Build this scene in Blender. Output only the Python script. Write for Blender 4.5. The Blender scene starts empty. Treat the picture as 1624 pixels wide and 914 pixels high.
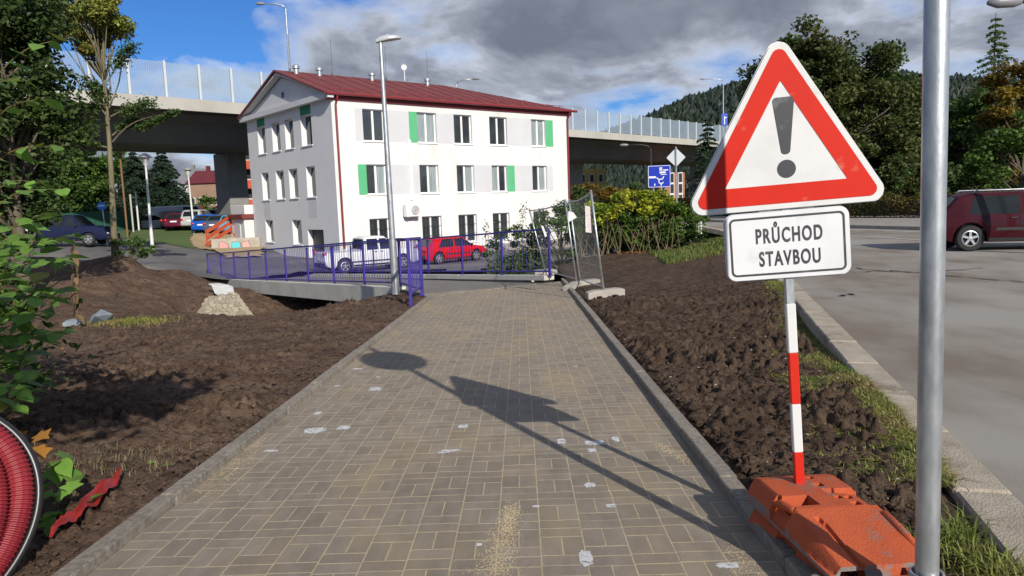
import bpy, bmesh, math, random
import numpy as np
from mathutils import Vector, Matrix
random.seed(7); RNG = np.random.default_rng(7)
scene = bpy.context.scene
COL = scene.collection

# ------------------------------------------------------------------ camera
PW, PH, FPX, EYE = 1624, 914, 1160.0, 1.5
PITCH, ROLL = math.atan((457 - 322) / FPX), 0.035
_f = Vector((0, math.cos(PITCH), -math.sin(PITCH)))
_r0 = Vector((1, 0, 0)); _u0 = _r0.cross(_f)
CR = _r0 * math.cos(ROLL) - _u0 * math.sin(ROLL)
CU = _u0 * math.cos(ROLL) + _r0 * math.sin(ROLL)
CAMPOS = Vector((0, 0, EYE))
cam = bpy.data.cameras.new('camera'); camo = bpy.data.objects.new('camera', cam); COL.objects.link(camo)
cam.sensor_width = 36.0; cam.lens = FPX / PW * 36.0; cam.clip_start = 0.05; cam.clip_end = 9000
camo.matrix_world = Matrix(((CR.x, CU.x, -_f.x, 0), (CR.y, CU.y, -_f.y, 0), (CR.z, CU.z, -_f.z, EYE), (0, 0, 0, 1)))
scene.camera = camo

# ------------------------------------------------------------------ sun, sky, exposure
SUN_AZ = Vector((0.42, -0.907, 0)).normalized(); SUN_EL = math.radians(28.5)
TOSUN = Vector((SUN_AZ.x * math.cos(SUN_EL), SUN_AZ.y * math.cos(SUN_EL), math.sin(SUN_EL)))
sun = bpy.data.lights.new('sun', 'SUN'); suno = bpy.data.objects.new('sun', sun); COL.objects.link(suno)
sun.energy = 4.3; sun.angle = math.radians(0.53); sun.color = (1.0, 0.935, 0.835)
suno.rotation_euler = TOSUN.to_track_quat('Z', 'Y').to_euler(); suno.location = (20, -40, 40)
world = bpy.data.worlds.new('World'); scene.world = world; world.use_nodes = True
def build_sky():
    nt = world.node_tree; nt.nodes.clear(); N = nt.nodes.new; L = nt.links.new
    out = N('ShaderNodeOutputWorld'); bg = N('ShaderNodeBackground'); bg.inputs['Strength'].default_value = 0.085
    sky = N('ShaderNodeTexSky'); sky.sky_type = 'NISHITA'; sky.sun_disc = False
    sky.sun_elevation = SUN_EL; sky.sun_rotation = math.atan2(SUN_AZ.x, SUN_AZ.y)
    sky.air_density = 1.0; sky.dust_density = 0.25; sky.ozone_density = 2.2
    tc = N('ShaderNodeTexCoord'); sep = N('ShaderNodeSeparateXYZ'); L(tc.outputs['Generated'], sep.inputs[0])
    def m(op, a, b=None, clamp=False):
        n = N('ShaderNodeMath'); n.operation = op; n.use_clamp = clamp
        for i, v in enumerate((a, b)):
            if v is None: continue
            if hasattr(v, 'is_output'): L(v, n.inputs[i])
            else: n.inputs[i].default_value = v
        return n.outputs[0]
    den = m('ADD', m('MAXIMUM', sep.outputs['Z'], 0.0), 0.42)
    cx = m('DIVIDE', sep.outputs['X'], den); cy = m('DIVIDE', sep.outputs['Y'], den)
    comb = N('ShaderNodeCombineXYZ'); L(cx, comb.inputs[0]); L(cy, comb.inputs[1])
    def noise(scale, det, rough, off, dist=0.0):
        mp = N('ShaderNodeMapping'); mp.inputs['Location'].default_value = off; L(comb.outputs[0], mp.inputs[0])
        n = N('ShaderNodeTexNoise'); n.inputs['Scale'].default_value = scale; n.inputs['Detail'].default_value = det
        n.inputs['Roughness'].default_value = rough; n.inputs['Distortion'].default_value = dist; L(mp.outputs[0], n.inputs['Vector']); return n.outputs[0]
    def ramp(v, stops):
        r = N('ShaderNodeValToRGB'); e = r.color_ramp.elements
        while len(e) < len(stops): e.new(0.5)
        for k, (p, c) in enumerate(stops): e[k].position = p; e[k].color = c if len(c) == 4 else (*c, 1)
        L(v, r.inputs[0]); return r.outputs[0]
    big = noise(0.62, 1.5, 0.5, SKY_OFF_BIG)
    fine = noise(2.6, 9.0, 0.55, SKY_OFF_FINE, 0.35)
    dens = m('ADD', m('MULTIPLY', big, 0.86), m('MULTIPLY', fine, 0.86))
    cover = ramp(dens, [(0.785, (0, 0, 0)), (0.915, (1, 1, 1))])
    thick = ramp(dens, [(0.80, (8.0, 8.2, 8.6)), (0.875, (6.2, 6.6, 7.3)), (0.93, (3.4, 3.75, 4.5)), (1.0, (2.1, 2.4, 3.0))])
    puff = noise(5.0, 7.0, 0.58, (3.1, 8.2, 0), 0.3)
    lit = ramp(puff, [(0.40, (0.80, 0.81, 0.84)), (0.68, (1.30, 1.28, 1.25))])
    mul = N('ShaderNodeMix'); mul.data_type = 'RGBA'; mul.blend_type = 'MULTIPLY'; mul.inputs[0].default_value = 1.0
    L(thick, mul.inputs[6]); L(lit, mul.inputs[7])
    satn = N('ShaderNodeMix'); satn.data_type = 'RGBA'; satn.blend_type = 'MULTIPLY'; satn.inputs[0].default_value = 1.0
    L(sky.outputs[0], satn.inputs[6]); satn.inputs[7].default_value = (0.27, 0.56, 1.0, 1)
    mx = N('ShaderNodeMix'); mx.data_type = 'RGBA'
    L(cover, mx.inputs[0]); L(satn.outputs[2], mx.inputs[6]); L(mul.outputs[2], mx.inputs[7])
    L(mx.outputs[2], bg.inputs['Color']); L(bg.outputs[0], out.inputs['Surface'])
SKY_OFF_BIG = (0.85, 7.85, 0); SKY_OFF_FINE = (0.4, 2.0, 0)
build_sky()
scene.render.engine = 'CYCLES'
vs = scene.view_settings; vs.view_transform = 'Standard'; vs.look = 'None'; vs.exposure = 0.30; vs.gamma = 1.0; vs.use_curve_mapping = False

# ------------------------------------------------------------------ pixel helpers
def ray(px, py): return CR * ((px - PW / 2) / FPX) + CU * ((PH / 2 - py) / FPX) + _f
def at(px, py, D):
    d = ray(px, py); return CAMPOS + d * (D / d.y)

# ------------------------------------------------------------------ object helpers
def tag(o, label=None, cat=None, group=None, kind=None):
    if label: o['label'] = label
    if cat: o['category'] = cat
    if group: o['group'] = group
    if kind: o['kind'] = kind
    return o
def empty(name, loc=(0, 0, 0), rz=0.0, label=None, cat=None, group=None, kind=None, parent=None):
    o = bpy.data.objects.new(name, None); COL.objects.link(o); o.location = loc; o.rotation_euler = (0, 0, rz); o.empty_display_size = 0.2
    if parent: o.parent = parent
    return tag(o, label, cat, group, kind)
def offset_of(p):
    v = Vector((0, 0, 0))
    while p is not None: v += p.location; p = p.parent
    return v
def link(name, me, mat=None, parent=None, loc=None):
    o = bpy.data.objects.new(name, me); COL.objects.link(o)
    if mat is not None and not me.materials: me.materials.append(mat)
    if parent is not None: o.parent = parent
    if loc is not None: o.location = loc
    return o
def copy_tree(o, parent=None):
    c = o.copy(); COL.objects.link(c); c.parent = parent
    for ch in list(o.children): copy_tree(ch, c)
    return c

class MB:
    """collects shapes; build() links them as one mesh object"""
    def __init__(s): s.v = []; s.f = []; s.m = []
    def add(s, vs, fs, mi=0):
        b = len(s.v); s.v.extend([tuple(p) for p in vs]); s.f.extend([tuple(i + b for i in f) for f in fs]); s.m.extend([mi] * len(fs)); return s
    def box(s, c, d, R=None, mi=0):
        hx, hy, hz = d[0] / 2, d[1] / 2, d[2] / 2
        P = [Vector((sx * hx, sy * hy, sz * hz)) for sz in (-1, 1) for sy in (-1, 1) for sx in (-1, 1)]
        if R is not None: P = [R @ p for p in P]
        c = Vector(c); P = [p + c for p in P]
        return s.add(P, [(0, 2, 3, 1), (4, 5, 7, 6), (0, 1, 5, 4), (2, 6, 7, 3), (0, 4, 6, 2), (1, 3, 7, 5)], mi)
    def bevbox(s, c, d, b=0.01, R=None, mi=0):
        hx, hy, hz = d[0] / 2, d[1] / 2, d[2] / 2; P = []
        prof = [(-hz, b), (-hz + b, 0), (hz - b, 0), (hz, b)]
        for z, i in prof:
            x, y = hx - i, hy - i; e = b if i == 0 else b * .6
            P += [Vector(q) for q in ((x - e, -y, z), (x, -y + e, z), (x, y - e, z), (x - e, y, z), (-x + e, y, z), (-x, y - e, z), (-x, -y + e, z), (-x + e, -y, z))]
        F = [tuple(range(7, -1, -1)), tuple(range(24, 32))]
        for k in range(3):
            for j in range(8): F.append((k * 8 + j, k * 8 + (j + 1) % 8, k * 8 + 8 + (j + 1) % 8, k * 8 + 8 + j))
        if R is not None: P = [R @ p for p in P]
        c = Vector(c); return s.add([p + c for p in P], F, mi)
    def tube(s, pts, rad, n=8, cap=True, mi=0):
        pts = [Vector(p) for p in pts]; K = len(pts)
        rad = [rad] * K if isinstance(rad, (int, float)) else list(rad)
        rings = []; ref = None
        for i, p in enumerate(pts):
            t = (pts[min(i + 1, K - 1)] - pts[max(i - 1, 0)])
            t = t.normalized() if t.length > 1e-9 else Vector((0, 0, 1))
            if ref is None: ref = t.orthogonal().normalized()
            ref = (ref - t * ref.dot(t)); ref = ref.normalized() if ref.length > 1e-6 else t.orthogonal().normalized()
            b = t.cross(ref)
            rings.append([p + (ref * math.cos(2 * math.pi * j / n) + b * math.sin(2 * math.pi * j / n)) * rad[i] for j in range(n)])
        P = [q for r in rings for q in r]; F = []
        for i in range(K - 1):
            for j in range(n): F.append((i * n + j, i * n + (j + 1) % n, (i + 1) * n + (j + 1) % n, (i + 1) * n + j))
        if cap: F.append(tuple(range(n - 1, -1, -1))); F.append(tuple((K - 1) * n + j for j in range(n)))
        return s.add(P, F, mi)
    def bar(s, a, b, w, h=None, up=Vector((0, 0, 1)), mi=0):
        a, b = Vector(a), Vector(b); h = h or w; t = b - a; L = t.length; t.normalize()
        if abs(t.dot(up)) > .99: up = Vector((0, 1, 0))
        sd = t.cross(up).normalized(); u = sd.cross(t)
        return s.box((a + b) / 2, (w, L, h), Matrix((sd, t, u)).transposed(), mi)
    def prism(s, poly, fn, d0, d1, mi=0):
        """poly of 2-D points; fn(u, v, d) -> 3-D"""
        n = len(poly); P = [fn(u, v, d0) for u, v in poly] + [fn(u, v, d1) for u, v in poly]
        F = [tuple(range(n)), tuple(range(2 * n - 1, n - 1, -1))] + [(i, i + n, (i + 1) % n + n, (i + 1) % n) for i in range(n)]
        return s.add(P, F, mi)
    def lathe(s, prof, n=20, c=(0, 0, 0), R=None, mi=0, cap=True):
        P = []; c = Vector(c)
        for r, z in prof:
            for j in range(n):
                q = Vector((r * math.cos(2 * math.pi * j / n), r * math.sin(2 * math.pi * j / n), z)); P.append((R @ q if R is not None else q) + c)
        F = [(i * n + j, i * n + (j + 1) % n, (i + 1) * n + (j + 1) % n, (i + 1) * n + j) for i in range(len(prof) - 1) for j in range(n)]
        if cap: F += [tuple(range(n - 1, -1, -1)), tuple((len(prof) - 1) * n + j for j in range(n))]
        return s.add(P, F, mi)
    def mesh(s, name, off=Vector((0, 0, 0)), smooth=False):
        me = bpy.data.meshes.new(name); me.from_pydata([(p[0] - off.x, p[1] - off.y, p[2] - off.z) for p in s.v], [], s.f); me.update()
        if smooth: me.polygons.foreach_set('use_smooth', [True] * len(me.polygons))
        return me
    def build(s, name, mat, parent=None, smooth=False, world=True, sharp=None, fix=True):
        off = offset_of(parent) if (parent is not None and world) else Vector((0, 0, 0))
        me = s.mesh(name, off, smooth)
        if fix:
            bm = bmesh.new(); bm.from_mesh(me); bmesh.ops.recalc_face_normals(bm, faces=bm.faces); bm.to_mesh(me); bm.free()
        mats = mat if isinstance(mat, (list, tuple)) else [mat]
        for q in mats: me.materials.append(q)
        if len(mats) > 1: me.polygons.foreach_set('material_index', s.m)
        if smooth and sharp:
            try: me.set_sharp_from_angle(angle=math.radians(sharp))
            except Exception: pass
        return link(name, me, None, parent)

def grid_mesh(name, X, Y, Z, mask=None, smooth=True):
    """mesh from 2-D arrays of coordinates"""
    r, c = X.shape; V = np.stack([X, Y, Z], -1).reshape(-1, 3)
    i = np.arange(r * c).reshape(r, c)
    q = np.stack([i[:-1, :-1], i[:-1, 1:], i[1:, 1:], i[1:, :-1]], -1)
    if mask is not None: q = q[mask]
    return raw_mesh(name, V, q.reshape(-1, 4), smooth)
def raw_mesh(name, V, Q, smooth=False, tint=None):
    """fast mesh from arrays; Q is (n, 3) or (n, 4)"""
    V = np.asarray(V, np.float32); Q = np.asarray(Q, np.int32); k = Q.shape[1]
    me = bpy.data.meshes.new(name); me.vertices.add(len(V)); me.vertices.foreach_set('co', V.ravel())
    me.loops.add(Q.size); me.loops.foreach_set('vertex_index', Q.ravel())
    me.polygons.add(len(Q)); me.polygons.foreach_set('loop_start', np.arange(len(Q), dtype=np.int32) * k)
    me.polygons.foreach_set('use_smooth', np.full(len(Q), bool(smooth)))
    me.update(calc_edges=True)
    if tint is not None:
        a = me.attributes.new('tint', 'FLOAT', 'POINT'); a.data.foreach_set('value', np.asarray(tint, np.float32))
    me.validate(); return me

# ------------------------------------------------------------------ numpy noise
def _hash(ix, iy, seed):
    h = (ix.astype(np.int64) * 374761393 + iy.astype(np.int64) * 668265263 + seed * 974634777) & 0x7fffffff
    h = ((h ^ (h >> 13)) * 1274126177) & 0x7fffffff
    return ((h ^ (h >> 16)) & 0xffff) / 65535.0
def vnoise(x, y, seed=0):
    ix, iy = np.floor(x), np.floor(y); fx, fy = x - ix, y - iy; fx = fx * fx * (3 - 2 * fx); fy = fy * fy * (3 - 2 * fy)
    a = _hash(ix, iy, seed); b = _hash(ix + 1, iy, seed); c = _hash(ix, iy + 1, seed); d = _hash(ix + 1, iy + 1, seed)
    return (a * (1 - fx) + b * fx) * (1 - fy) + (c * (1 - fx) + d * fx) * fy
def fbm(x, y, oct=5, seed=0, gain=.55):
    t = np.zeros_like(x); a = 1.; s = 0.
    for k in range(oct): t += a * vnoise(x * 2.03 ** k + 17 * k, y * 2.03 ** k - 9 * k, seed + k); s += a; a *= gain
    return t / s
def worley(x, y, seed=0):
    ix, iy = np.floor(x), np.floor(y); best = np.full(x.shape, 9.)
    for dx in (-1, 0, 1):
        for dy in (-1, 0, 1):
            jx, jy = ix + dx, iy + dy
            d = (jx + _hash(jx, jy, seed) - x) ** 2 + (jy + _hash(jx, jy, seed + 5) - y) ** 2
            best = np.minimum(best, d)
    return np.sqrt(best)

# ------------------------------------------------------------------ materials
def rgba(c): return (c[0], c[1], c[2], 1)
_MC = {}
def M(name, base, rough=.6, var=None, scale=4., bump=0., bscale=40., metal=0., spec=.5, stops=(.35, .65), detail=6., var2=None, scale2=.7, stops2=(.45, .6), rnd=0., transl=0., tint=0., stretch=None, coat=0., world_tex=False, alpha=None):
    """principled material: base mixed with var by noise, then var2 by a second noise; rnd = per-object brightness spread; tint = per-leaf spread"""
    if name in _MC: return _MC[name]
    m = bpy.data.materials.new(name); m.use_nodes = True; nt = m.node_tree; N = nt.nodes.new; L = nt.links.new
    p = nt.nodes['Principled BSDF']; out = nt.nodes['Material Output']
    p.inputs['Roughness'].default_value = rough; p.inputs['Metallic'].default_value = metal
    p.inputs['Specular IOR Level'].default_value = spec; p.inputs['Coat Weight'].default_value = coat
    p.inputs['Base Color'].default_value = rgba(base)
    tc = N('ShaderNodeTexCoord'); vec = tc.outputs['Object']
    if world_tex: vec = N('ShaderNodeNewGeometry').outputs['Position']
    if stretch:
        mp = N('ShaderNodeMapping'); mp.inputs['Scale'].default_value = stretch; L(vec, mp.inputs[0]); vec = mp.outputs[0]
    def noise(sc, det=detail):
        n = N('ShaderNodeTexNoise'); n.inputs['Scale'].default_value = sc; n.inputs['Detail'].default_value = det; n.inputs['Roughness'].default_value = .6; L(vec, n.inputs['Vector']); return n.outputs[0]
    def mr(v, a, b, c=0., d=1.):
        n = N('ShaderNodeMapRange'); n.inputs[1].default_value = a; n.inputs[2].default_value = b; n.inputs[3].default_value = c; n.inputs[4].default_value = d; L(v, n.inputs[0]); return n.outputs[0]
    col = None
    def mix(fac, a, b, mode='MIX'):
        n = N('ShaderNodeMix'); n.data_type = 'RGBA'; n.blend_type = mode
        for i, v in ((0, fac), (6, a), (7, b)):
            if hasattr(v, 'is_output'): L(v, n.inputs[i])
            elif i == 0: n.inputs[0].default_value = v
            else: n.inputs[i].default_value = rgba(v)
        return n.outputs[2]
    col = base
    if var: col = mix(mr(noise(scale), *stops), base, var)
    if var2: col = mix(mr(noise(scale2), *stops2), col, var2)
    if rnd or tint:
        src = None
        if rnd:
            oi = N('ShaderNodeObjectInfo'); src = mr(oi.outputs['Random'], 0, 1, 1 - rnd, 1 + rnd)
        if tint:
            at_ = N('ShaderNodeAttribute'); at_.attribute_name = 'tint'; s2 = mr(at_.outputs['Fac'], 0, 1, 1 - tint, 1 + tint)
            if src is None: src = s2
            else:
                q = N('ShaderNodeMath'); q.operation = 'MULTIPLY'; L(src, q.inputs[0]); L(s2, q.inputs[1]); src = q.outputs[0]
        cmb = N('ShaderNodeCombineColor')
        for k in range(3): L(src, cmb.inputs[k])
        col = mix(1.0, col, cmb.outputs[0], 'MULTIPLY')
    if hasattr(col, 'is_output'): L(col, p.inputs['Base Color'])
    if alpha: L(mr(noise(alpha[0]), alpha[1], alpha[2]), p.inputs['Alpha'])
    if bump:
        b = N('ShaderNodeBump'); b.inputs['Strength'].default_value = min(1., bump); b.inputs['Distance'].default_value = 0.02 * max(1, bump); L(noise(bscale, 8.), b.inputs['Height']); L(b.outputs[0], p.inputs['Normal'])
    if transl:
        t = N('ShaderNodeBsdfTranslucent'); ms = N('ShaderNodeMixShader'); ms.inputs[0].default_value = transl
        if hasattr(col, 'is_output'): L(col, t.inputs[0])
        else: t.inputs[0].default_value = rgba(base)
        L(p.outputs[0], ms.inputs[1]); L(t.outputs[0], ms.inputs[2]); L(ms.outputs[0], out.inputs['Surface'])
    _MC[name] = m; return m
# ------------------------------------------------------------------ terrain height
SLOPE, PDX = 0.033, 0.014
def kl(y): return -2.10 + PDX * y      # outer face of the path's left kerb
def kr(y): return 1.17 + PDX * y       # outer face of the path's right kerb
RKY = np.array([-3., 2., 4., 8., 14., 20., 28., 45., 90.])
RKX = np.array([.47, 1.80, 2.35, 3.42, 5.04, 6.75, 9.0, 10.4, 11.0])
def rk(y): return np.interp(y, RKY, RKX)  # soil-side edge of the road kerb
CP = []
for yy in (-3, 0, 3, 6, 9, 12, 15, 17.5):
    for xx in (-2.1, -1, 0, 1.2): CP.append((xx, yy, -SLOPE * yy))
CP += [(-5, 3, -.1), (-9, 4, -.1), (-6, 7, -.23), (-10, 8, -.22), (-4, 10.5, -.36), (-8, 11.5, -.40), (-13, 12, -.40), (-3, 13.6, -.46), (-7, 14, -.50), (-11, 14, -.5),
       (-3.4, 15.2, -.55), (-4.6, 16.6, -1.0), (-4.5, 20.5, -2.2), (-7, 18.5, -1.7), (-7, 22.5, -2.5), (-9.2, 22.4, -2.2), (-10, 17, -1.25), (-14, 17, -1.2), (-18, 16, -1.0), (-3, 25.5, -2.4), (0, 29.5, -2.3),
       (-2.9, 17.2, -.62), (-16.2, 30, -.07), (-14.7, 25, -.52), (-14.0, 27.5, -.56), (-16.2, 25, -.47), (-12.8, 28.6, -1.05), (-11.5, 27.8, -1.45), (-10.6, 24.4, -2.1), (-10.2, 26.6, -1.75), (-9.0, 25.0, -2.2), (-8.6, 23.5, -2.3), (-11.3, 29.4, -1.5), (-12.4, 31, -1.45), (-11.9, 24, -1.2), (-11.85, 20, -1.0), (-10.1, 19, -1.15), (-9.44, 20.4, -1.3), (-13.2, 22, -.95), (-17, 20, -.9), (-20, 25, -.4), (-22, 22, -.5), (-14.2, 30.5, -1.0), (-15.2, 32.2, -.95), (-13.0, 30.4, -1.3),
       (-20, 41, -.36), (-24.5, 57, -.08), (-26, 43, -.10), (-25.5, 62, .27), (-32, 60, .3), (-14.8, 36, -1.55), (-12.5, 33, -1.5), (-18, 36, -.85), (-22, 33, -.2), (-30, 45, .1), (-40, 50, .3),
       (-7.3, 36, -1.6), (-4.3, 41, -1.74), (-2.4, 43, -1.74), (4, 50, -1.74), (-9, 40, -1.65), (-17.3, 49, -.9), (-13, 44, -1.3), (-2.7, 26.3, -1.0), (-6, 31, -1.4), (1, 21, -.62), (3, 33, -1.2), (7, 40, -1.0), (0, 36, -1.55),
       (3, 5, -.08), (4.7, 12, -.08), (6, 16, -.08), (10, 20, -.06), (15, 30, -.06), (12, 45, -.06), (20, 20, -.06), (30, 40, -.06), (8, 25, -.10), (4, 24, -.35), (2.5, 20, -.5), (2.2, 12, -.25), (3.2, 17, -.35), (40, 10, -.06), (20, 5, -.06), (10, 3, -.06), (5, 0, -.06), (25, 60, 0), (60, 50, 0),
       (-100, 100, 1), (0, 140, -.5), (100, 120, .5), (-120, 0, 0), (120, 0, 0), (0, -80, 0), (-60, -60, 0), (60, -60, 0), (-25, 5, 0), (-20, -10, 0), (10, -10, 0), (10, 90, -1.2)]
CP = np.array(CP, float)
def h(x, y):
    x = np.asarray(x, float); y = np.asarray(y, float); sh = np.broadcast(x, y).shape
    x = np.broadcast_to(x, sh).ravel(); y = np.broadcast_to(y, sh).ravel(); out = np.empty(x.shape)
    for a in range(0, len(x), 40000):
        d2 = (x[a:a + 40000, None] - CP[None, :, 0]) ** 2 + (y[a:a + 40000, None] - CP[None, :, 1]) ** 2 + .25
        w = d2 ** -1.6; out[a:a + 40000] = (w * CP[None, :, 2]).sum(1) / w.sum(1)
    return out.reshape(sh)
def hz(x, y): return float(h(np.array([x]), np.array([y]))[0])
def hit(px, py, d0=2.0, d1=160.0):
    d = ray(px, py); t = d0
    while t < d1:
        p = CAMPOS + d * (t / d.y)
        if p.z < hz(p.x, p.y): return p
        t *= 1.01
    return CAMPOS + d * (d1 / d.y)
def deck_z(y): return -.555 - .064 * (y - 17.6)

# ------------------------------------------------------------------ ground sheets
m_ground = M('ground_grass', (.055, .075, .025), .95, (.10, .085, .045), .35, bump=.6, bscale=9)
def big_ground():
    e = np.concatenate([-np.geomspace(6000, 60, 14), np.linspace(-56, 56, 57), np.geomspace(60, 6000, 14)])
    X, Y = np.meshgrid(e, np.concatenate([-np.geomspace(6000, 60, 14), np.linspace(-56, 120, 89), np.geomspace(124, 6000, 16)]))
    Z = h(X, Y) - .22
    Z = np.where((X > -24) & (X < 1) & (Y > 10) & (Y < 36), Z - 1.3, Z); inb = (X > -3.4) & (X < rk(Y) + .4) & (Y < 22); Z = np.where(inb, Z - .15, Z)
    road = (X > rk(Y) - 1.5) & (Y < 75); Z = np.where(road, np.minimum(Z, -.4), Z)
    tag(link('ground', grid_mesh('ground', X, Y, Z), m_ground), kind='structure')
big_ground()
m_soil = M('dark_soil', (.092, .057, .040), .95, (.165, .110, .076), 2.2, bump=1.6, bscale=55, var2=(.055, .033, .022), scale2=9., stops2=(.5, .66), spec=.15)
m_soil2 = M('damp_soil', (.062, .040, .027), .95, (.125, .085, .058), 3.5, bump=1.6, bscale=60, var2=(.036, .022, .015), scale2=14., stops2=(.5, .64), spec=.15)
def soil_disp(X, Y, amp, seed, big):
    s = 1.0 / big
    w1 = worley(X * s, Y * s, seed); w2 = worley(X * s * 2.3 + 5, Y * s * 2.3, seed + 3); n = fbm(X * 1.3, Y * 1.3, 3, seed + 9)
    return amp * ((.6 - w1) * .9 + (.55 - w2) * .5 + (fbm(X * 14, Y * 14, 3, seed + 2) - .5) * 1.1) * (.15 + 1.5 * n * n * 1.6)
def soil_near_bank():
    y = np.concatenate([np.arange(1.6, 9, .032), np.arange(9, 16.8, .06)]); u = np.concatenate([np.arange(0, 5, .034), np.arange(5, 12, .08)])
    U, Y = np.meshgrid(u, y); X = kl(Y) - U
    edge = np.clip(U / .25, 0, 1)
    Z = h(X, Y) + .015 + soil_disp(X, Y, .095, 11, .10) * (.25 + .75 * edge) + .05 * edge * (fbm(X * .8, Y * .8, 3, 4) - .4)
    tag(link('soil_bed', grid_mesh('soil_bed', X, Y, Z), m_soil), kind='structure')
soil_near_bank()
def soil_stream_bank():
    x = np.arange(-34, -2.2, .10); y = np.arange(14.5, 41, .10); X, Y = np.meshgrid(x, y)
    Z = h(X, Y) - .02 + soil_disp(X, Y, .07, 31, .25)
    lim = np.interp(X, [-34, -21, -15.3, -13.2, -11.5, -9, -2], [37.5, 36.0, 33.2, 31.4, 29.6, 27, 26])
    m = (Y < lim)[:-1, :-1] & ~((X > -3.6) & (Y < 16.6))[:-1, :-1]
    tag(link('stream_bank', grid_mesh('stream_bank', X, Y, Z, m), m_soil), kind='structure')
soil_stream_bank()
def soil_verge():
    y = np.concatenate([np.arange(1.4, 10, .03), np.arange(10, 30, .06)]); u = np.linspace(0, 1, 120)
    U, Y = np.meshgrid(u, y); X = kr(Y) + U * (rk(Y) - kr(Y))
    e = np.clip(np.minimum((X - kr(Y)) / .12, (rk(Y) - X) / .2), 0, 1)
    far = np.clip((Y - 8) / 8, 0, 1)
    Z = h(X, Y) + .0 + (soil_disp(X, Y, .14, 51, .13) * (1 - .75 * far) + .05) * e
    tag(link('soil_verge', grid_mesh('soil_verge', X, Y, Z), m_soil2), kind='structure')
    return X, Y, Z
soil_verge()
# loose clods: far too many to count
def rocks(n_base, seed):
    out = []
    for k in range(n_base):
        bm = bmesh.new(); bmesh.ops.create_icosphere(bm, subdivisions=1 if k % 3 else 2, radius=1.0)
        r = random.Random(seed + k)
        for v in bm.verts: v.co *= r.uniform(.6, 1.2); v.co.z *= .75
        bm.verts.ensure_lookup_table(); V = np.array([v.co[:] for v in bm.verts]); F = np.array([[v.index for v in f.verts] for f in bm.faces]); bm.free(); out.append((V, F))
    return out
def scatter_rocks(name, pts, sizes, mat, seed=1, kind='stuff', shapes=None):
    shapes = shapes or rocks(9, seed); VV = []; FF = []; b = 0; r = np.random.default_rng(seed)
    for p, s in zip(pts, sizes):
        V, F = shapes[r.integers(len(shapes))]; a = r.uniform(0, 6.28); ca, sa = math.cos(a), math.sin(a)
        W = V * s * r.uniform(.75, 1.25, 3); W = np.stack([W[:, 0] * ca - W[:, 1] * sa, W[:, 0] * sa + W[:, 1] * ca, W[:, 2]], 1) + p
        VV.append(W); FF.append(F + b); b += len(V)
    o = link(name, raw_mesh(name, np.concatenate(VV), np.concatenate(FF)), mat); return tag(o, kind=kind)
def clods():
    r = np.random.default_rng(3)
    n = 11000; y = 2.0 + 12 * r.random(n) ** 1.7; u = r.random(n); x = kr(y) + .06 + u * (rk(y) - kr(y) - .25)
    s = .008 + .036 * r.random(n) ** 2.4; z = h(x, y) + .045 + .02 * r.random(n)
    o = scatter_rocks('clod_litter', np.stack([x, y, z], 1), s, m_soil2, 5)
    tag(o, 'loose crumbly dark clods covering the verge beside the road', 'soil clods')
    n = 260; y = 2.0 + 9 * r.random(n) ** 1.5; u = r.random(n) ** .8; x = kr(y) + .06 + u * (rk(y) - kr(y) - .2); o = scatter_rocks('stone_chips', np.stack([x, y, h(x, y) + .075], 1), .004 + .012 * r.random(n) ** 3, M('chip', (.20, .175, .145), .9, (.36, .33, .29), 3.), 7); tag(o, 'small pale stone chips mixed into the dug verge', 'stone chips')
    n = 5000; y = 2.2 + 11 * r.random(n) ** 1.5; x = kl(y) - .05 - 7 * r.random(n) ** 1.5
    s = .006 + .022 * r.random(n) ** 3; z = h(x, y) + .045
    o = scatter_rocks('clod_litter', np.stack([x, y, z], 1), s, m_soil, 6)
    tag(o, 'fine dark crumbs of soil strewn over the bank beside the path', 'soil clods')
clods()

# ------------------------------------------------------------------ paved path
m_paver = M('concrete_paver', (.245, .206, .160), .85, (.305, .260, .204), 7., bump=.5, bscale=160, var2=(.36, .285, .18), scale2=1.3, stops2=(.47, .78), rnd=.085, tint=.085, spec=.2, world_tex=True, stretch=(1.6, .6, 1))
m_sand = M('joint_sand', (.54, .435, .27), .95, (.40, .32, .195), 18., bump=.5, bscale=200)
m_kerb = M('kerb_concrete', (.27, .225, .18), .9, (.18, .15, .12), 6., bump=.8, bscale=120, rnd=.1, var2=(.30, .27, .22), scale2=30.)
m_white = M('lime_stain', (.60, .60, .60), .9, (.46, .45, .44), 30., alpha=(26., .34, .47))
path = empty('path', (kl(0) + .10, 0, 0), kind='structure')
path.rotation_euler = (-math.atan(SLOPE), 0, -math.atan(PDX))
PATHW = 3.07; NC = 15; CWID = PATHW / NC
def paver_mesh(name, wx, wy):
    g = .0030; ch = .0008; b = MB(); P = []
    for z, i in ((-.035, g), (-.0008, g), (0., g + ch)):
        P += [(-wx / 2 + i, -wy / 2 + i, z), (wx / 2 - i, -wy / 2 + i, z), (wx / 2 - i, wy / 2 - i, z), (-wx / 2 + i, wy / 2 - i, z)]
    F = [(8, 9, 10, 11)] + [(k * 4 + j, k * 4 + (j + 1) % 4, k * 4 + 4 + (j + 1) % 4, k * 4 + 4 + j) for k in range(2) for j in range(4)]
    b.add(P, F); me = b.mesh(name); me.materials.append(m_paver); return me
pv_h, pv_v = paver_mesh('paver', CWID, .10), paver_mesh('paver', CWID / 2, .20)
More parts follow.
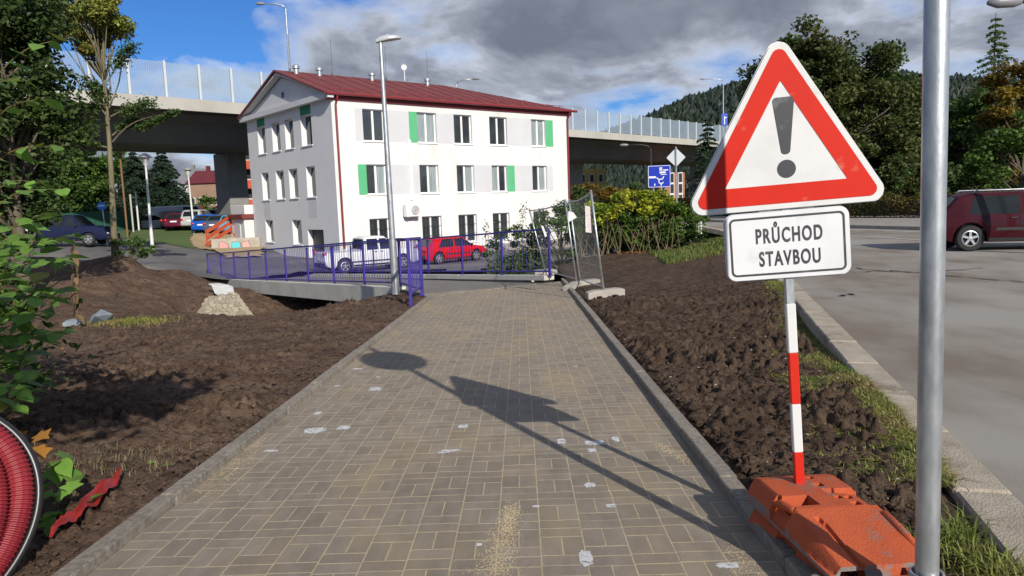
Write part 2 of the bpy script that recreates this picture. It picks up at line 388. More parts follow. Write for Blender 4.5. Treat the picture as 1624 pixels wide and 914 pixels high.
def lay_path():
    items = []
    for c in range(NC):
        x0 = c * CWID; ofs = (.1 if c % 2 else 0) + .01 * math.sin(c * 2.1)
        for k in range(-1, 52):
            y0 = .6 + ofs + k * .4
            items += [(x0 + CWID / 2, y0 + .05, 0), (x0 + CWID / 2, y0 + .15, 0), (x0 + CWID / 4, y0 + .30, 1), (x0 + CWID * .75, y0 + .30, 1)]
    items = [t for t in items if .9 < t[1] < 16.6 + (t[0] / PATHW) * 3.1 and t[1] < 19.9]
    vis = lambda t: abs((t[0] - 2.0) / max(t[1], .1)) < .70 and t[1] > 2.75
    items.sort(key=lambda t: (not vis(t), t[1]))
    r = random.Random(2)
    for i, (x, y, v) in enumerate(items[:300]):
        o = link('paver', pv_v if v else pv_h, None, path, (x, y, r.uniform(-.0006, .0008))); o.rotation_euler = (r.uniform(-.003, .003), r.uniform(-.003, .003), r.uniform(-.004, .004))
    rest = items[300:]; VV = []; FF = []; T = []
    base = {}
    for key, me in ((0, pv_h), (1, pv_v)): base[key] = (np.array([v.co[:] for v in me.vertices]), np.array([list(p.vertices) for p in me.polygons]))
    b = 0
    for x, y, v in rest:
        V, F = base[v]; VV.append(V + (x, y, r.uniform(-.0006, .0008))); FF.append(F + b); b += len(V); T += [r.random()] * len(V)
    o = link('paver_field', raw_mesh('paver_field', np.concatenate(VV), np.concatenate(FF), tint=T), m_paver, path); tag(o, kind='stuff')
    b = MB(); b.add([(0, .5, -.0009), (PATHW, .5, -.0009), (PATHW, 19.75, -.0009), (0, 16.7, -.0009)], [(0, 1, 2, 3)]); b.build('joint_sand', m_sand, path, world=False)
lay_path()
def kerb_run(name, x, y0, y1, top=.06):
    k = empty(name, kind='structure'); k.location = path.location; k.rotation_euler = path.rotation_euler
    b = MB(); b.bevbox((0, 0, top / 2 - .06), (.10, .994, top + .12), .008); me = b.mesh('kerbstone'); me.materials.append(m_kerb)
    y = y0 + .5; r = random.Random(5)
    while y < y1:
        o = link('kerbstone', me, None, k, (x + r.uniform(-.004, .004), y, r.uniform(-.004, .004))); o.rotation_euler = (0, 0, r.uniform(-.003, .003)); y += 1.0
kerb_run('path_kerb', -.052, 1.0, 16.4, .055); kerb_run('path_kerb', PATHW + .052, 1.0, 19.6, .065)
def path_point(px, py):  # pixel -> path-local x, y
    d = ray(px, py); t = -EYE / (d.z + SLOPE * d.y); p = CAMPOS + d * t
    return (p.x - path.location.x - PDX * p.y, p.y)
def stains():
    r = random.Random(8)
    for px, py, w, l in ((595, 617, .13, .09), (535, 612, .05, .05), (568, 585, .10, .05), (505, 655, .06, .06), (545, 678, .10, .07), (500, 683, .16, .10), (735, 675, .07, .06), (716, 713, .12, .03), (705, 716, .09, .025), (890, 698, .06, .07), (942, 700, .13, .06), (975, 694, .05, .07), (938, 712, .06, .05), (928, 880, .06, .10), (935, 766, .06, .05), (968, 798, .05, .03), (1150, 890, .10, .03), (600, 598, .05, .03), (850, 800, .04, .02), (912, 580, .04, .03), (430, 715, .10, .03), (760, 860, .03, .02)):
        x, y = path_point(px, py); b = MB(); n = 22
        sg = lambda v: math.copysign(abs(v) ** .45, v)
        w *= 1.25; l *= 1.25; pts = [(x + w * .42 * sg(math.cos(2 * math.pi * k / n)) * r.uniform(.72, 1.12), y + l * .7 * sg(math.sin(2 * math.pi * k / n)) * r.uniform(.72, 1.12), .0016) for k in range(n)]
        b.add(pts, [tuple(range(n))]); b.build('lime_stain', m_white, path, world=False)
    # spilled jointing sand, grain by grain
    g = np.random.default_rng(9); P = []
    for (ax, ay, bx, by, sg, n) in ((812, 800, 780, 925, .055, 2600), (1040, 700, 1090, 730, .04, 600), (850, 520, 905, 640, .10, 700), (420, 690, 330, 780, .10, 900), (500, 560, 560, 520, .10, 400), (1150, 860, 1200, 914, .05, 400)):
        a = path_point(ax, ay); c = path_point(bx, by)
        t = g.random(n); q = np.stack([a[0] + (c[0] - a[0]) * t + g.normal(0, sg, n) * (.4 + .6 * t), a[1] + (c[1] - a[1]) * t + g.normal(0, sg, n)], 1); P.append(q)
    P = np.concatenate(P); n = len(P); V = np.zeros((n, 4, 3)); s = g.uniform(.0015, .0042, n)
    a = g.uniform(0, 6.28, n)
    for k in range(3): V[:, k, 0] = P[:, 0] + s * np.cos(a + k * 2.1); V[:, k, 1] = P[:, 1] + s * np.sin(a + k * 2.1); V[:, k, 2] = .0005
    V[:, 3, 0] = P[:, 0]; V[:, 3, 1] = P[:, 1]; V[:, 3, 2] = s * .9
    i = np.arange(n)[:, None] * 4; F = np.concatenate([i + [0, 1, 3], i + [1, 2, 3], i + [2, 0, 3]])
    o = link('sand', raw_mesh('sand', V.reshape(-1, 3), F), m_sand, path); tag(o, kind='stuff')
stains()

# ------------------------------------------------------------------ road, road kerb and far pavement
m_road = M('dusty_asphalt', (.245, .215, .180), .9, (.180, .150, .118), .9, bump=.35, bscale=260, var2=(.29, .270, .238), scale2=.33, stops2=(.44, .60), detail=14., spec=.25, stretch=(1, .55, 1), stops=(.42, .58))
FKY = np.array([-5, 10, 17, 24, 27.7, 31, 45, 75.]); FKX = np.array([40, 30, 22, 17.4, 15.6, 14.5, 12.2, 10.0])  # far kerb as x(y)
def road():
    y = np.concatenate([np.arange(-4, 16, .25), np.arange(16, 75, .7)]); u = np.linspace(0, 1, 90)
    U, Y = np.meshgrid(u, y); x0 = rk(Y) + .26; x1 = np.interp(Y, FKY, FKX); x1 = np.maximum(x1, x0 + .6); X = x0 + U * (x1 - x0)
    Z = -.075 + .012 * (fbm(X * .9, Y * .9, 4, 71) - .5) + .0 * X
    tag(link('road', grid_mesh('road', X, Y, Z), m_road), kind='structure')
    m_pav = M('grey_pavement', (.30, .28, .25), .9, (.22, .20, .18), 3., bump=.4, bscale=70)
    yy = np.linspace(-5, 75, 90); fx = np.interp(yy, FKY, FKX); X = np.stack([fx + .02, fx + .02, fx + .14, fx + 3.2, fx + 40]).T; Zc = np.array([-.3, .06, .065, .07, .1]); Y = np.repeat(yy[:, None], 5, 1)
    tag(link('far_pavement', grid_mesh('far_pavement', X, Y, np.repeat(Zc[None], 90, 0), smooth=False), m_pav), kind='structure')
    # white lane lines
    m_line = M('road_paint', (.62, .62, .60), .8, (.4, .39, .37), 12.)
    for pts in ([(1350, 373.5), (1405, 377), (1460, 381)], [(1350, 363.6), (1410, 366), (1470, 369), (1500, 370.5)], [(1500, 383), (1624, 389)]):
        b = MB(); W = []
        for px, py in pts:
            d = ray(px, py); t = (-.062 - EYE) / d.z; W.append(CAMPOS + d * t)
        for k in range(len(W) - 1):
            a, c = W[k], W[k + 1]; t = (c - a).normalized(); s = Vector((-t.y, t.x, 0)) * .055
            b.add([a - s, c - s, c + s, a + s], [(0, 1, 2, 3)])
        o = b.build('lane_line', m_line); tag(o, kind='structure')
    # repaired cracks in the surface
    m_tar = M('tar_seam', (.035, .03, .027), .7)
    for pts in ([(1350, 432), (1420, 429), (1500, 437), (1624, 447)], [(1348, 424), (1400, 430), (1460, 432), (1560, 425)], [(1330, 470), (1352, 466)]):
        W = []
        for px, py in pts:
            d = ray(px, py); t = (-.064 - EYE) / d.z; W.append(CAMPOS + d * t)
        b = MB()
        for k in range(len(W) - 1):
            for q in range(6):
                a = W[k].lerp(W[k + 1], q / 6); c = W[k].lerp(W[k + 1], (q + 1) / 6)
                a = a + Vector((.05 * math.sin(k * 3 + q * 1.7), .06 * math.sin(q * 2.3 + k), 0)); c = c + Vector((.05 * math.sin(k * 3 + (q + 1) * 1.7), .06 * math.sin((q + 1) * 2.3 + k), 0))
                t = (c - a).normalized(); s = Vector((-t.y, t.x, 0)) * (.012 + .01 * ((q * 7 + k) % 3)); b.add([a - s, c - s, c + s, a + s], [(0, 1, 2, 3)])
        o = b.build('road_seam', m_tar); tag(o, kind='structure')
road()
def road_kerb():
    k = empty('road_kerb', kind='structure'); m = M('pale_kerb', (.46, .40, .31), .9, (.34, .285, .215), 5., bump=.9, bscale=90, rnd=.08, var2=(.20, .165, .125), scale2=2.2, stops2=(.56, .7))
    y = 1.7; r = random.Random(4)
    while y < 44:
        a = Vector((float(rk(y)), y, 0)); n = 1.0; b2 = Vector((float(rk(y + n)), y + n, 0)); t = (b2 - a).normalized(); L = 1.0
        b2 = a + t * L; s = Vector((t.y, -t.x, 0)); c = (a + b2) / 2 + s * .135; c.z = -.155 + r.uniform(-.006, .006)
        b = MB(); b.bevbox(c, (.27, L - .012, .22), .014, Matrix((s, t, Vector((0, 0, 1)))).transposed()); b.build('kerbstone', m, k)
        y = b2.y
road_kerb()

# ------------------------------------------------------------------ yard beyond the stream
m_yard = M('yard_asphalt', (.13, .125, .12), .9, (.085, .08, .078), .8, bump=.6, bscale=60, var2=(.19, .175, .155), scale2=.25, stops2=(.5, .68))
def yard():
    x = np.arange(-75, 12, .8); y = np.arange(23, 130, .8); X, Y = np.meshgrid(x, y); Z = h(X, Y) + .01
    bank = np.interp(X, [-75, -34, -21, -15.3, -13.2, -11.5, -9, -2.5, 2, 4, 9, 12], [30, 37.0, 35.5, 32.7, 30.9, 32.5, 36, 33, 35, 36, 38, 60])
    m = (Y > bank)[:-1, :-1] & (Y < 128)[:-1, :-1]
    tag(link('yard', grid_mesh('yard', X, Y, Z, m), m_yard), kind='structure')
yard()
def inside(poly, X, Y):
    r = np.zeros(X.shape, bool); n = len(poly)
    for i in range(n):
        x1, y1 = poly[i][0], poly[i][1]; x2, y2 = poly[(i + 1) % n][0], poly[(i + 1) % n][1]
        c = ((y1 > Y) != (y2 > Y)) & (X < (x2 - x1) * (Y - y1) / (y2 - y1 + 1e-12) + x1); r ^= c
    return r
def drape(name, poly, cell, dz, mat, rough=0.0, seed=1, kind='structure'):
    xs = [p[0] for p in poly]; ys = [p[1] for p in poly]
    X, Y = np.meshgrid(np.arange(min(xs), max(xs) + cell, cell), np.arange(min(ys), max(ys) + cell, cell))
    Z = h(X, Y) + dz + rough * (fbm(X * 2, Y * 2, 4, seed) - .3); m = inside(poly, X, Y)[:-1, :-1]
    if not m.any(): print('EMPTY drape', name, poly)
    return tag(link(name, grid_mesh(name, X, Y, Z, m), mat), kind=kind)
m_lawn = M('lawn', (.06, .11, .02), .95, (.09, .13, .035), 1.5, bump=1., bscale=30)
m_sandy = M('sandy_soil', (.42, .32, .18), .95, (.33, .24, .13), 1.2, bump=.8, bscale=20)
drape('lawn', [(-33, 57), (-20.0, 47), (-21.5, 54), (-25, 62), (-33, 67)], .4, .05, m_lawn)
drape('sandy_slope', [(-20.0, 46.5), (-15.8, 40.2), (-15.2, 44), (-16.8, 49.5), (-19.4, 57.5), (-24.6, 57.8), (-23, 52)], .3, .08, m_sandy, .12)
# ------------------------------------------------------------------ shared finishes
m_conc = M('bridge_concrete', (.58, .56, .50), .85, (.50, .48, .42), 1.5, bump=.3, bscale=30, var2=(.40, .375, .32), scale2=.5, stops2=(.55, .75))
m_blue = M('violet_blue_paint', (.036, .026, .22), .42, (.048, .036, .26), 5., spec=.5)
m_galv = M('galvanised_steel', (.58, .60, .61), .42, (.36, .38, .395), 14., metal=.75, bump=.10, bscale=45, stretch=(1, 1, .35))
m_plast = M('white_render', (.70, .69, .67), .9, (.64, .63, .605), .9, bump=.25, bscale=90, var2=(.56, .545, .51), scale2=.9, stops2=(.56, .82), stretch=(1, 1, .22))
m_gplast = M('pale_grey_render', (.56, .56, .575), .9, (.52, .52, .535), .8, bump=.25, bscale=90)
m_green = M('green_render', (.10, .42, .20), .9, (.09, .38, .18), 2., bump=.2, bscale=90)
m_pvc = M('white_pvc', (.80, .80, .80), .4)
m_glass = M('window_glass', (.025, .03, .034), .06, (.05, .058, .06), .8, spec=.6)
m_curt = M('curtained_glass', (.30, .34, .34), .12, (.20, .24, .24), 1.6, spec=.6, stretch=(6, 6, .6))
m_roof = M('red_roof_sheet', (.17, .028, .022), .6, (.135, .022, .018), 1.2, bump=.3, bscale=14)
m_redtrim = M('red_gutter', (.20, .025, .028), .4)
m_dark = M('dark_metal', (.03, .03, .032), .5)
def seg(b, a, c, w, hh=None, mi=0): b.bar(a, c, w, hh, mi=mi)

# ------------------------------------------------------------------ footbridge
def footbridge():
    A = [Vector((-2.02, 16.55)), Vector((-2.91, 18.9)), Vector((-4.1, 20.5)), Vector((-13.4, 33.65)), Vector((-15.3, 36.4))]
    B = [Vector((1.22, 19.75)), Vector((.5, 20.75)), Vector((-.3, 21.9)), Vector((-9.6, 35.0)), Vector((-11.3, 37.8))]
    deck = empty('footbridge', (-7, 26, deck_z(26)), label='grey concrete footbridge over the stream with purple railings', cat='bridge')
    b = MB(); n = len(A)
    m_deck = M('bridge_surface', (.20, .18, .155), .9, (.15, .135, .115), 1.5, bump=.5, bscale=80)
    for i in range(n - 1):
        q = [A[i], A[i + 1], B[i + 1], B[i]]; top = [Vector((p.x, p.y, deck_z(p.y) + .0)) for p in q]
        bot = [p - Vector((0, 0, .36)) for p in top]; b.add(top + bot, [(0, 1, 2, 3), (7, 6, 5, 4), (0, 4, 5, 1), (1, 5, 6, 2), (2, 6, 7, 3), (3, 7, 4, 0)])
    b.build('deck', m_deck, deck)
    for name, E, sgn in (('edge_beam', A, -1), ('edge_beam', B, 1)):
        b = MB()
        for i in range(1, n - 1):
            a, c = E[i], E[i + 1]; t = (c - a).normalized(); s = Vector((t.y, -t.x)) * (.17 if name else 0) * (1 if sgn > 0 else -1)
            P = []
            for p in (a, c):
                z = deck_z(p.y)
                P += [Vector((p.x - s.x, p.y - s.y, z + .07)), Vector((p.x + s.x, p.y + s.y, z + .07)), Vector((p.x + s.x, p.y + s.y, z - .42)), Vector((p.x - s.x, p.y - s.y, z - .42))]
            b.add(P, [(0, 1, 5, 4), (1, 2, 6, 5), (2, 3, 7, 6), (3, 0, 4, 7), (0, 3, 2, 1), (4, 5, 6, 7)])
        b.build(name, m_conc, deck)
    for (p, q, d) in (((-4.9, 21.9), (-1.2, 23.4), 1.2), ((-10.4, 29.6), (-7.0, 32.0), 1.2)):
        b = MB()
        P = [Vector((*p, 0)), Vector((*q, 0)), Vector((q[0] - .69, q[1] + 1.0, 0)), Vector((p[0] - .69, p[1] + 1.0, 0))]
        zt = deck_z(p[1]) - .30; b.add([Vector((v.x, v.y, zt - 2.6)) for v in P] + [Vector((v.x, v.y, deck_z(v.y) - .37)) for v in P], [(3, 2, 1, 0), (4, 5, 6, 7), (0, 1, 5, 4), (1, 2, 6, 5), (2, 3, 7, 6), (3, 0, 4, 7)])
        b.build('abutment', m_conc, deck)
footbridge()
_bal = {}
def baluster(hh):
    k = round(hh, 2)
    if k not in _bal:
        b = MB(); b.box((0, 0, -k / 2), (.010, .010, k)); me = b.mesh('baluster'); me.materials.append(m_blue); _bal[k] = me
    return _bal[k]
def railing(posts, label, wide=(0.075, 0.05), per=13, foot=.11, ends=(), base=None):
    """posts: tops of the posts in world space"""
    r = empty('railing', posts[0] - Vector((0, 0, 1.25)), label=label, cat='railing')
    for i, p in enumerate(posts):
        t = (posts[min(i + 1, len(posts) - 1)] - posts[max(i - 1, 0)]); t.z = 0; t.normalize(); s = Vector((-t.y, t.x, 0))
        R = Matrix((t, s, Vector((0, 0, 1)))).transposed(); low = 1.25 if base is None else base[i]
        b = MB(); b.bevbox(p - Vector((0, 0, low / 2 + .02)), (wide[0], wide[1], low - .04), .006, R)
        o = b.build('post', m_blue, r)
        b = MB(); b.bevbox(p - Vector((0, 0, low + .002)), (.17, .13, .02), .003, R); b.build('foot_plate', m_blue, o)
    for i in range(len(posts) - 1):
        a, c = posts[i], posts[i + 1]; b = MB(); b.bar(a + Vector((0, 0, .004 * (i % 2))), c + Vector((0, 0, .004 * (i % 2))), .075, .05); b.build('handrail', m_blue, r)
        dz = Vector((0, 0, 1.25 - foot)); b = MB(); b.bar(a - dz, c - dz, .045, .045); b.build('bottom_rail', m_blue, r)
        off = offset_of(r); me = baluster(1.25 - foot)
        for k in range(1, per): link('baluster', me, None, r, a.lerp(c, k / per) - off)
    return r
p0 = at(328, 403, 35.7); P631 = at(631.6, 379.5, 19.05); P349 = at(349, 402, 33.7)
line = [P349.lerp(at(577, 385.4, 20.6), k / 7) for k in range(8)]
# nine even two-metre bays along the upstream side, then the bend to the path
lineA = [p0] + [P349 + (P631 - P349) * (k / 8) for k in range(9)] + [Vector((-2.06, 16.7, .74))]
railing(lineA, 'long purple steel railing along the near edge of the footbridge')
railing([Vector((-2.06, 16.62, .78)), Vector((-2.03, 14.5, .86))], 'short purple railing panel end on beside the left edge of the path', wide=(.09, .06), per=10, foot=.16, base=[1.3, 1.36])
Q0 = at(870, 363.5, 19.7); Q3 = at(496, 393, 34.7)
railing([Q3 + (Q0 - Q3) * (k / 8) for k in range(9)], 'purple steel railing along the far edge of the footbridge behind the path')
# concrete ledge under the far railing
def ledge():
    b = MB()
    for k in range(8):
        a = Q3 + (Q0 - Q3) * (k / 8); c = Q3 + (Q0 - Q3) * ((k + 1) / 8 - .002); z = Vector((0, 0, 1.31)); b.bar(a - z, c - z, .34, .13)
    tag(b.build('concrete_ledge', m_conc), 'low pale concrete ledge carrying the far purple railing', 'ledge')
ledge()
# stone pitching on the stream bank
def stone_pitching():
    BL, BR, TR, TL = at(303, 503, 24.6), at(402, 499, 24.2), at(375, 463, 26.6), at(330, 470, 26.4)
    root = empty('stone_pitching', BL, label='pale flat stones set in mortar on the bank under the bridge end', cat='stonework')
    nrm = (BR - BL).cross(TL - BL).normalized()
    if nrm.z < 0: nrm = -nrm
    f = lambda u, v: (BL.lerp(BR, u)).lerp(TL.lerp(TR, u), v)
    m_st = M('buff_stone', (.46, .40, .29), .85, (.33, .28, .20), 9., bump=.5, bscale=60, rnd=.2); m_mo = M('mortar', (.33, .28, .20), .95, (.26, .21, .15), 8., bump=.6)
    r = random.Random(3); nu, nv = 8, 6; pt = {}; edge = [(q / 9, r.uniform(-.02, .05)) for q in range(10)] + [(1 - r.uniform(-.03, .06), q / 7) for q in range(1, 7)] + [(1 - q / 9, 1 - r.uniform(-.03, .07)) for q in range(10)] + [(r.uniform(-.03, .06), 1 - q / 7) for q in range(1, 7)]
    b = MB(); b.prism(edge, lambda u, v, d: f(u, v) + nrm * d, -.4, .0); b.build('mortar_bed', m_mo, root)
    for i in range(nu + 1):
        for j in range(nv + 1):
            for half in (0, 1): pass
            pt[i, j] = (min(max((i + (r.uniform(-.22, .22) if 0 < i < nu else 0)) / nu, 0), 1), min(max((j + (r.uniform(-.3, .3) if 0 < j < nv else 0)) / nv, 0), 1))
    for j in range(nv):
        for i in range(nu):
            if (i in (0, nu - 1) or j in (0, nv - 1)) and r.random() < .22: continue
            sh_ = (.5 / nu) * (j % 2) * (1 if i < nu - 1 else 0); c = [(p[0] + (sh_ if 0 < p[0] < 1 else 0), p[1]) for p in (pt[i, j], pt[i + 1, j], pt[i + 1, j + 1], pt[i, j + 1])]; cu = sum(p[0] for p in c) / 4; cv = sum(p[1] for p in c) / 4
            poly = []
            for k in range(4):
                a, d = c[k], c[(k + 1) % 4]
                for t in (.2, .5, .8):
                    u = a[0] + (d[0] - a[0]) * t; v = a[1] + (d[1] - a[1]) * t; g = .86 * r.uniform(.93, 1.03); poly.append((cu + (u - cu) * g, cv + (v - cv) * g))
            pr = r.uniform(.02, .045); b = MB(); b.prism(poly, lambda u, v, d: f(u, v) + nrm * d, -.03, pr); b.build('stone', m_st, root)
    # torn white sheet above the stones
    P = [at(330, 452, 27.4), at(336, 456, 27.2), at(341, 466, 26.7), at(349, 471, 26.5), at(357, 478, 26.2), at(363, 474, 26.4), at(372, 466, 26.7), at(370, 458, 27.1), at(362, 453, 27.3), at(346, 450, 27.5)]
    b = MB(); b.prism([(i, 0) for i in range(len(P))], lambda u, v, d: P[int(u)] + nrm * d + Vector((0, 0, .03 * math.sin(u * 2))), .03, .045)
    tag(b.build('white_sheet', M('white_fleece', (.58, .58, .56), .9, (.48, .48, .46), 6., bump=.5)), 'torn white fleece sheet lying above the stone pitching', 'sheet')
stone_pitching()

# ------------------------------------------------------------------ three-storey building
BU = Vector((.766, .643, 0)); BV = Vector((-.643, .766, 0)); BC = Vector((-9.32, 40.0, 0))
ZG, ZE = -1.85, 7.56
def fac_uv(px, py):   # pixel -> (u, z) on the long front
    d = ray(px, py); n = BV; t = (BC - CAMPOS).dot(n) / d.dot(n); p = CAMPOS + d * t; return (p - BC).dot(BU), p.z
def gab_uv(px, py):   # pixel -> (v, z) on the gable
    d = ray(px, py); n = BU; t = (BC - CAMPOS).dot(n) / d.dot(n); p = CAMPOS + d * t; return (p - BC).dot(BV), p.z
UL = fac_uv(903, 260)[0]; VW = gab_uv(394, 230)[0]
def building():
    root = empty('apartment_building', BC + Vector((0, 0, ZG)), label='white three-storey block with red roof and green window accents', cat='building')
    fF = lambda u, z, d: BC + BU * u - BV * d + Vector((0, 0, z))      # d = outwards from the front
    fG = lambda v, z, d: BC + BV * v - BU * d + Vector((0, 0, z))
    # --- openings from the photograph
    tops = [(575.5, 610.4), (661.7, 692.3), (720, 748.4), (776.3, 804), (842.7, 865)]; tys = [(172.7, 224.5), (179.5, 227.6), (183, 229.3), (185.5, 231), (189.6, 231)]
    mids = [(581.8, 613.6), (666, 696), (724.8, 752.4), (780.4, 804.5), (844.5, 867.5)]; mys = [(261, 305), (261.8, 307.6), (262.5, 306), (262.5, 306), (262.5, 304)]
    lows = [(587, 619), (670, 701), (727.7, 756.6), (782, 808.6), (846.4, 869.5)]; lys = [(348, 392), (341.7, 387), (340.5, 384), (337.5, 381), (335, 378)]
    def rows(xs, ys):
        us = [(fac_uv(a, (y0 + y1) / 2)[0], fac_uv(b, (y0 + y1) / 2)[0]) for (a, b), (y0, y1) in zip(xs, ys)]
        z1 = sum(fac_uv((a + b) / 2, y0)[1] for (a, b), (y0, y1) in zip(xs, ys)) / 5; z0 = sum(fac_uv((a + b) / 2, y1)[1] for (a, b), (y0, y1) in zip(xs, ys)) / 5
        return us, z0, z1
    R3, R2, R1 = rows(tops, tys), rows(mids, mys), rows(lows, lys)
    front = [(a, b, z0, z1, k) for k, (us, z0, z1) in ((3, R3), (2, R2), (1, R1)) for a, b in us]
    gt = [(409.4, 421.4, 203, 245), (431.8, 444.3, 193, 241), (452, 465.5, 186, 236), (477.5, 494.4, 182, 230.5)]
    gm = [(416, 427, 275, 316.8), (438.5, 451, 270, 316.8), (459, 472.5, 268, 315), (486.5, 500.5, 263, 312.5)]
    gl = [(422, 433.6, 349, 384), (464.4, 478.6, 349, 388), (489, 514, 364.5, 402)]
    def gop(l, k): 
        o = []
        for a, b, y0, y1 in l:
            ym = (y0 + y1) / 2; v1, v0 = gab_uv(a, ym)[0], gab_uv(b, ym)[0]; xm = (a + b) / 2; o.append((v0, v1, gab_uv(xm, y1)[1], gab_uv(xm, y0)[1], k))
        zs0 = sum(q[2] for q in o) / len(o); zs1 = sum(q[3] for q in o) / len(o)
        return [(a, b, zs0 if k != 1 else c, zs1 if k != 1 else d, k) for a, b, c, d, k in o]
    gable = gop(gt, 3) + gop(gm, 2) + gop(gl, 1); door = gable.pop(); door = (door[0], door[1], ZG, door[3], 0)
    print('BLD', UL, VW, [round(q, 2) for q in (R3[1], R3[2], R2[1], R2[2], R1[1], R1[2])], [tuple(round(x, 2) for x in g) for g in gable], door)
    def wall(name, mat, fn, W, z0, z1, ops, depth, extra=None):
        us = sorted({0., W, *[o[0] for o in ops], *[o[1] for o in ops]}); zs = sorted({z0, z1, *[o[2] for o in ops], *[o[3] for o in ops]}); b = MB()
        for i in range(len(us) - 1):
            for j in range(len(zs) - 1):
                cu, cz = (us[i] + us[i + 1]) / 2, (zs[j] + zs[j + 1]) / 2
                if any(o[0] < cu < o[1] and o[2] < cz < o[3] for o in ops): continue
                b.add([fn(us[i], zs[j], 0), fn(us[i + 1], zs[j], 0), fn(us[i + 1], zs[j + 1], 0), fn(us[i], zs[j + 1], 0)], [(0, 1, 2, 3)])
        for o in ops:
            c = [(o[0], o[2]), (o[1], o[2]), (o[1], o[3]), (o[0], o[3])]
            for k in range(4):
                p, q = c[k], c[(k + 1) % 4]; b.add([fn(*p, 0), fn(*q, 0), fn(*q, -depth), fn(*p, -depth)], [(0, 1, 2, 3)])
        return b.build(name, mat, root, fix=False)
    m_gab = M('grey_gable_render', (.66, .66, .67), .9, (.62, .62, .63), .7, bump=.25, bscale=90)
    wall('front_wall', m_plast, fF, UL, ZG + .75, ZE, front, .26); wall('gable_wall', m_gab, fG, VW, ZG, ZE, gable + [door], .32)
    b = MB(); b.prism([(-.03, ZG - .6), (UL, ZG - .6), (UL, ZG + .752), (-.03, ZG + .752)], fF, -.3, .05); b.build('plinth', M('grey_plinth', (.22, .20, .18), .9, (.30, .27, .24), 14., bump=.5, stretch=(1, 1, 3)), root)
    b = MB(); b.add([fF(UL, ZG - .5, 0), fF(UL, ZG - .5, -VW), fF(UL, ZE, -VW), fF(UL, ZE, 0)], [(0, 1, 2, 3)]); b.add([fF(0, ZG - .5, -VW), fF(UL, ZG - .5, -VW), fF(UL, ZE, -VW), fF(0, ZE, -VW)], [(0, 1, 2, 3)]); b.build('back_wall', m_plast, root, fix=False)
    # --- windows
    r = random.Random(12); lit = {(3, 1), (3, 4), (2, 1)}
    def window(fn, o, depth, n, curtain=None, bars=False):
        a, c, z0, z1, k = o; fr = .075; b = MB()
        def bx(u0, u1, za, zb, d0, d1): b.prism([(u0, za), (u1, za), (u1, zb), (u0, zb)], fn, d0, d1)
        bx(a, a + fr, z0, z1, -depth, -depth + .07); bx(c - fr, c, z0, z1, -depth, -depth + .07); bx(a + fr, c - fr, z0, z0 + fr, -depth, -depth + .07); bx(a + fr, c - fr, z1 - fr, z1, -depth, -depth + .07)
        w = (c - a - 2 * fr) / n
        for i in range(1, n): bx(a + fr + w * i - .06, a + fr + w * i + .06, z0 + fr, z1 - fr, -depth + .002, -depth + .072)
        wo = b.build('window', m_pvc, root)
        for i in range(n):
            g0 = a + fr + w * i + (.06 if i else 0); g1 = a + fr + w * (i + 1) - (.06 if i < n - 1 else 0)
            b2 = MB(); b2.add([fn(g0, z0 + fr, -depth + .02), fn(g1, z0 + fr, -depth + .02), fn(g1, z1 - fr, -depth + .02), fn(g0, z1 - fr, -depth + .02)], [(0, 1, 2, 3)])
            b2.build('pane', m_curt if (curtain and curtain[i]) else m_glass, wo, fix=False)
        b3 = MB(); b3.prism([(a - .04, z0 - .05), (c + .04, z0 - .05), (c + .04, z0 - .005), (a - .04, z0 - .005)], fn, -depth + .04, .06); b3.build('sill', m_pvc, wo)
        if bars:
            b4 = MB()
            for q in range(1, 6): bx4 = b4.tube([fn(a + (c - a) * q / 6, z0, -.05), fn(a + (c - a) * q / 6, z1, -.05)], .012, 4)
            for q in (.33, .66): b4.tube([fn(a, z0 + (z1 - z0) * q, -.06), fn(c, z0 + (z1 - z0) * q, -.06)], .012, 4)
            b4.build('window_bars', m_dark, wo)
    cur = {(3, 0): (0, 0), (3, 1): (1, 1), (3, 2): (0, 0), (3, 3): (0, 0), (3, 4): (1, 1), (2, 0): (0, 1), (2, 1): (0, 1), (2, 2): (0, 1), (2, 3): (1, 0), (2, 4): (0, 1)}
    for i, o in enumerate(front): window(fF, o, .22, 2, cur.get((o[4], i % 5)), bars=o[4] == 1)
    for o in gable: window(fG, o, .30, 1, (0,))
    b = MB(); b.prism([(door[0], ZG - .2), (door[1], ZG - .2), (door[1], door[3]), (door[0], door[3])], fG, -.36, -.30); b.build('door', m_dark, root)
    # --- painted render panels beside the windows (3 mm proud)
    def paint(fn, uv, l, mat, pad=0):
        for (a, c, z0, z1) in l:
            b = MB(); b.prism([(a, z0), (c, z0), (c, z1), (a, z1)], fn, -.01, .004); b.build('render_panel', mat, root)
    def px_panels(l, row, mat):
        us, z0, z1 = row
        def u(x):
            if isinstance(x, tuple): return us[x[0]][x[1]] + (.002 if x[1] else -.002)
            return fac_uv(x, 205 if row is R3 else 285)[0]
        paint(fF, None, [(min(u(a), u(c)), max(u(a), u(c)), z0, z1) for a, c in l], mat)
    px_panels([(563.5, (0, 0)), ((0, 1), 649), ((1, 1), (2, 0)), ((3, 1), (4, 0))], R3, m_gplast); px_panels([(649, (1, 0)), ((4, 1), 876.7)], R3, m_green)
    px_panels([((0, 1), (1, 0)), ((2, 1), (3, 0)), (817, (4, 0)), ((4, 1), 877)], R2, m_gplast); px_panels([(568.5, (0, 0)), ((3, 1), 816.6)], R2, m_green)
    m_dgreen = M('dark_green_render', (.03, .22, .12), .9)
    for o in (gable[0], gable[3]): paint(fG, None, [(o[0], o[1], o[3] - .002, o[3] + .55)], m_dgreen)
    for o in (gable[4], gable[7]): paint(fG, None, [(o[0], o[1], o[2] - 1.2, o[2] - .1)], m_gplast)
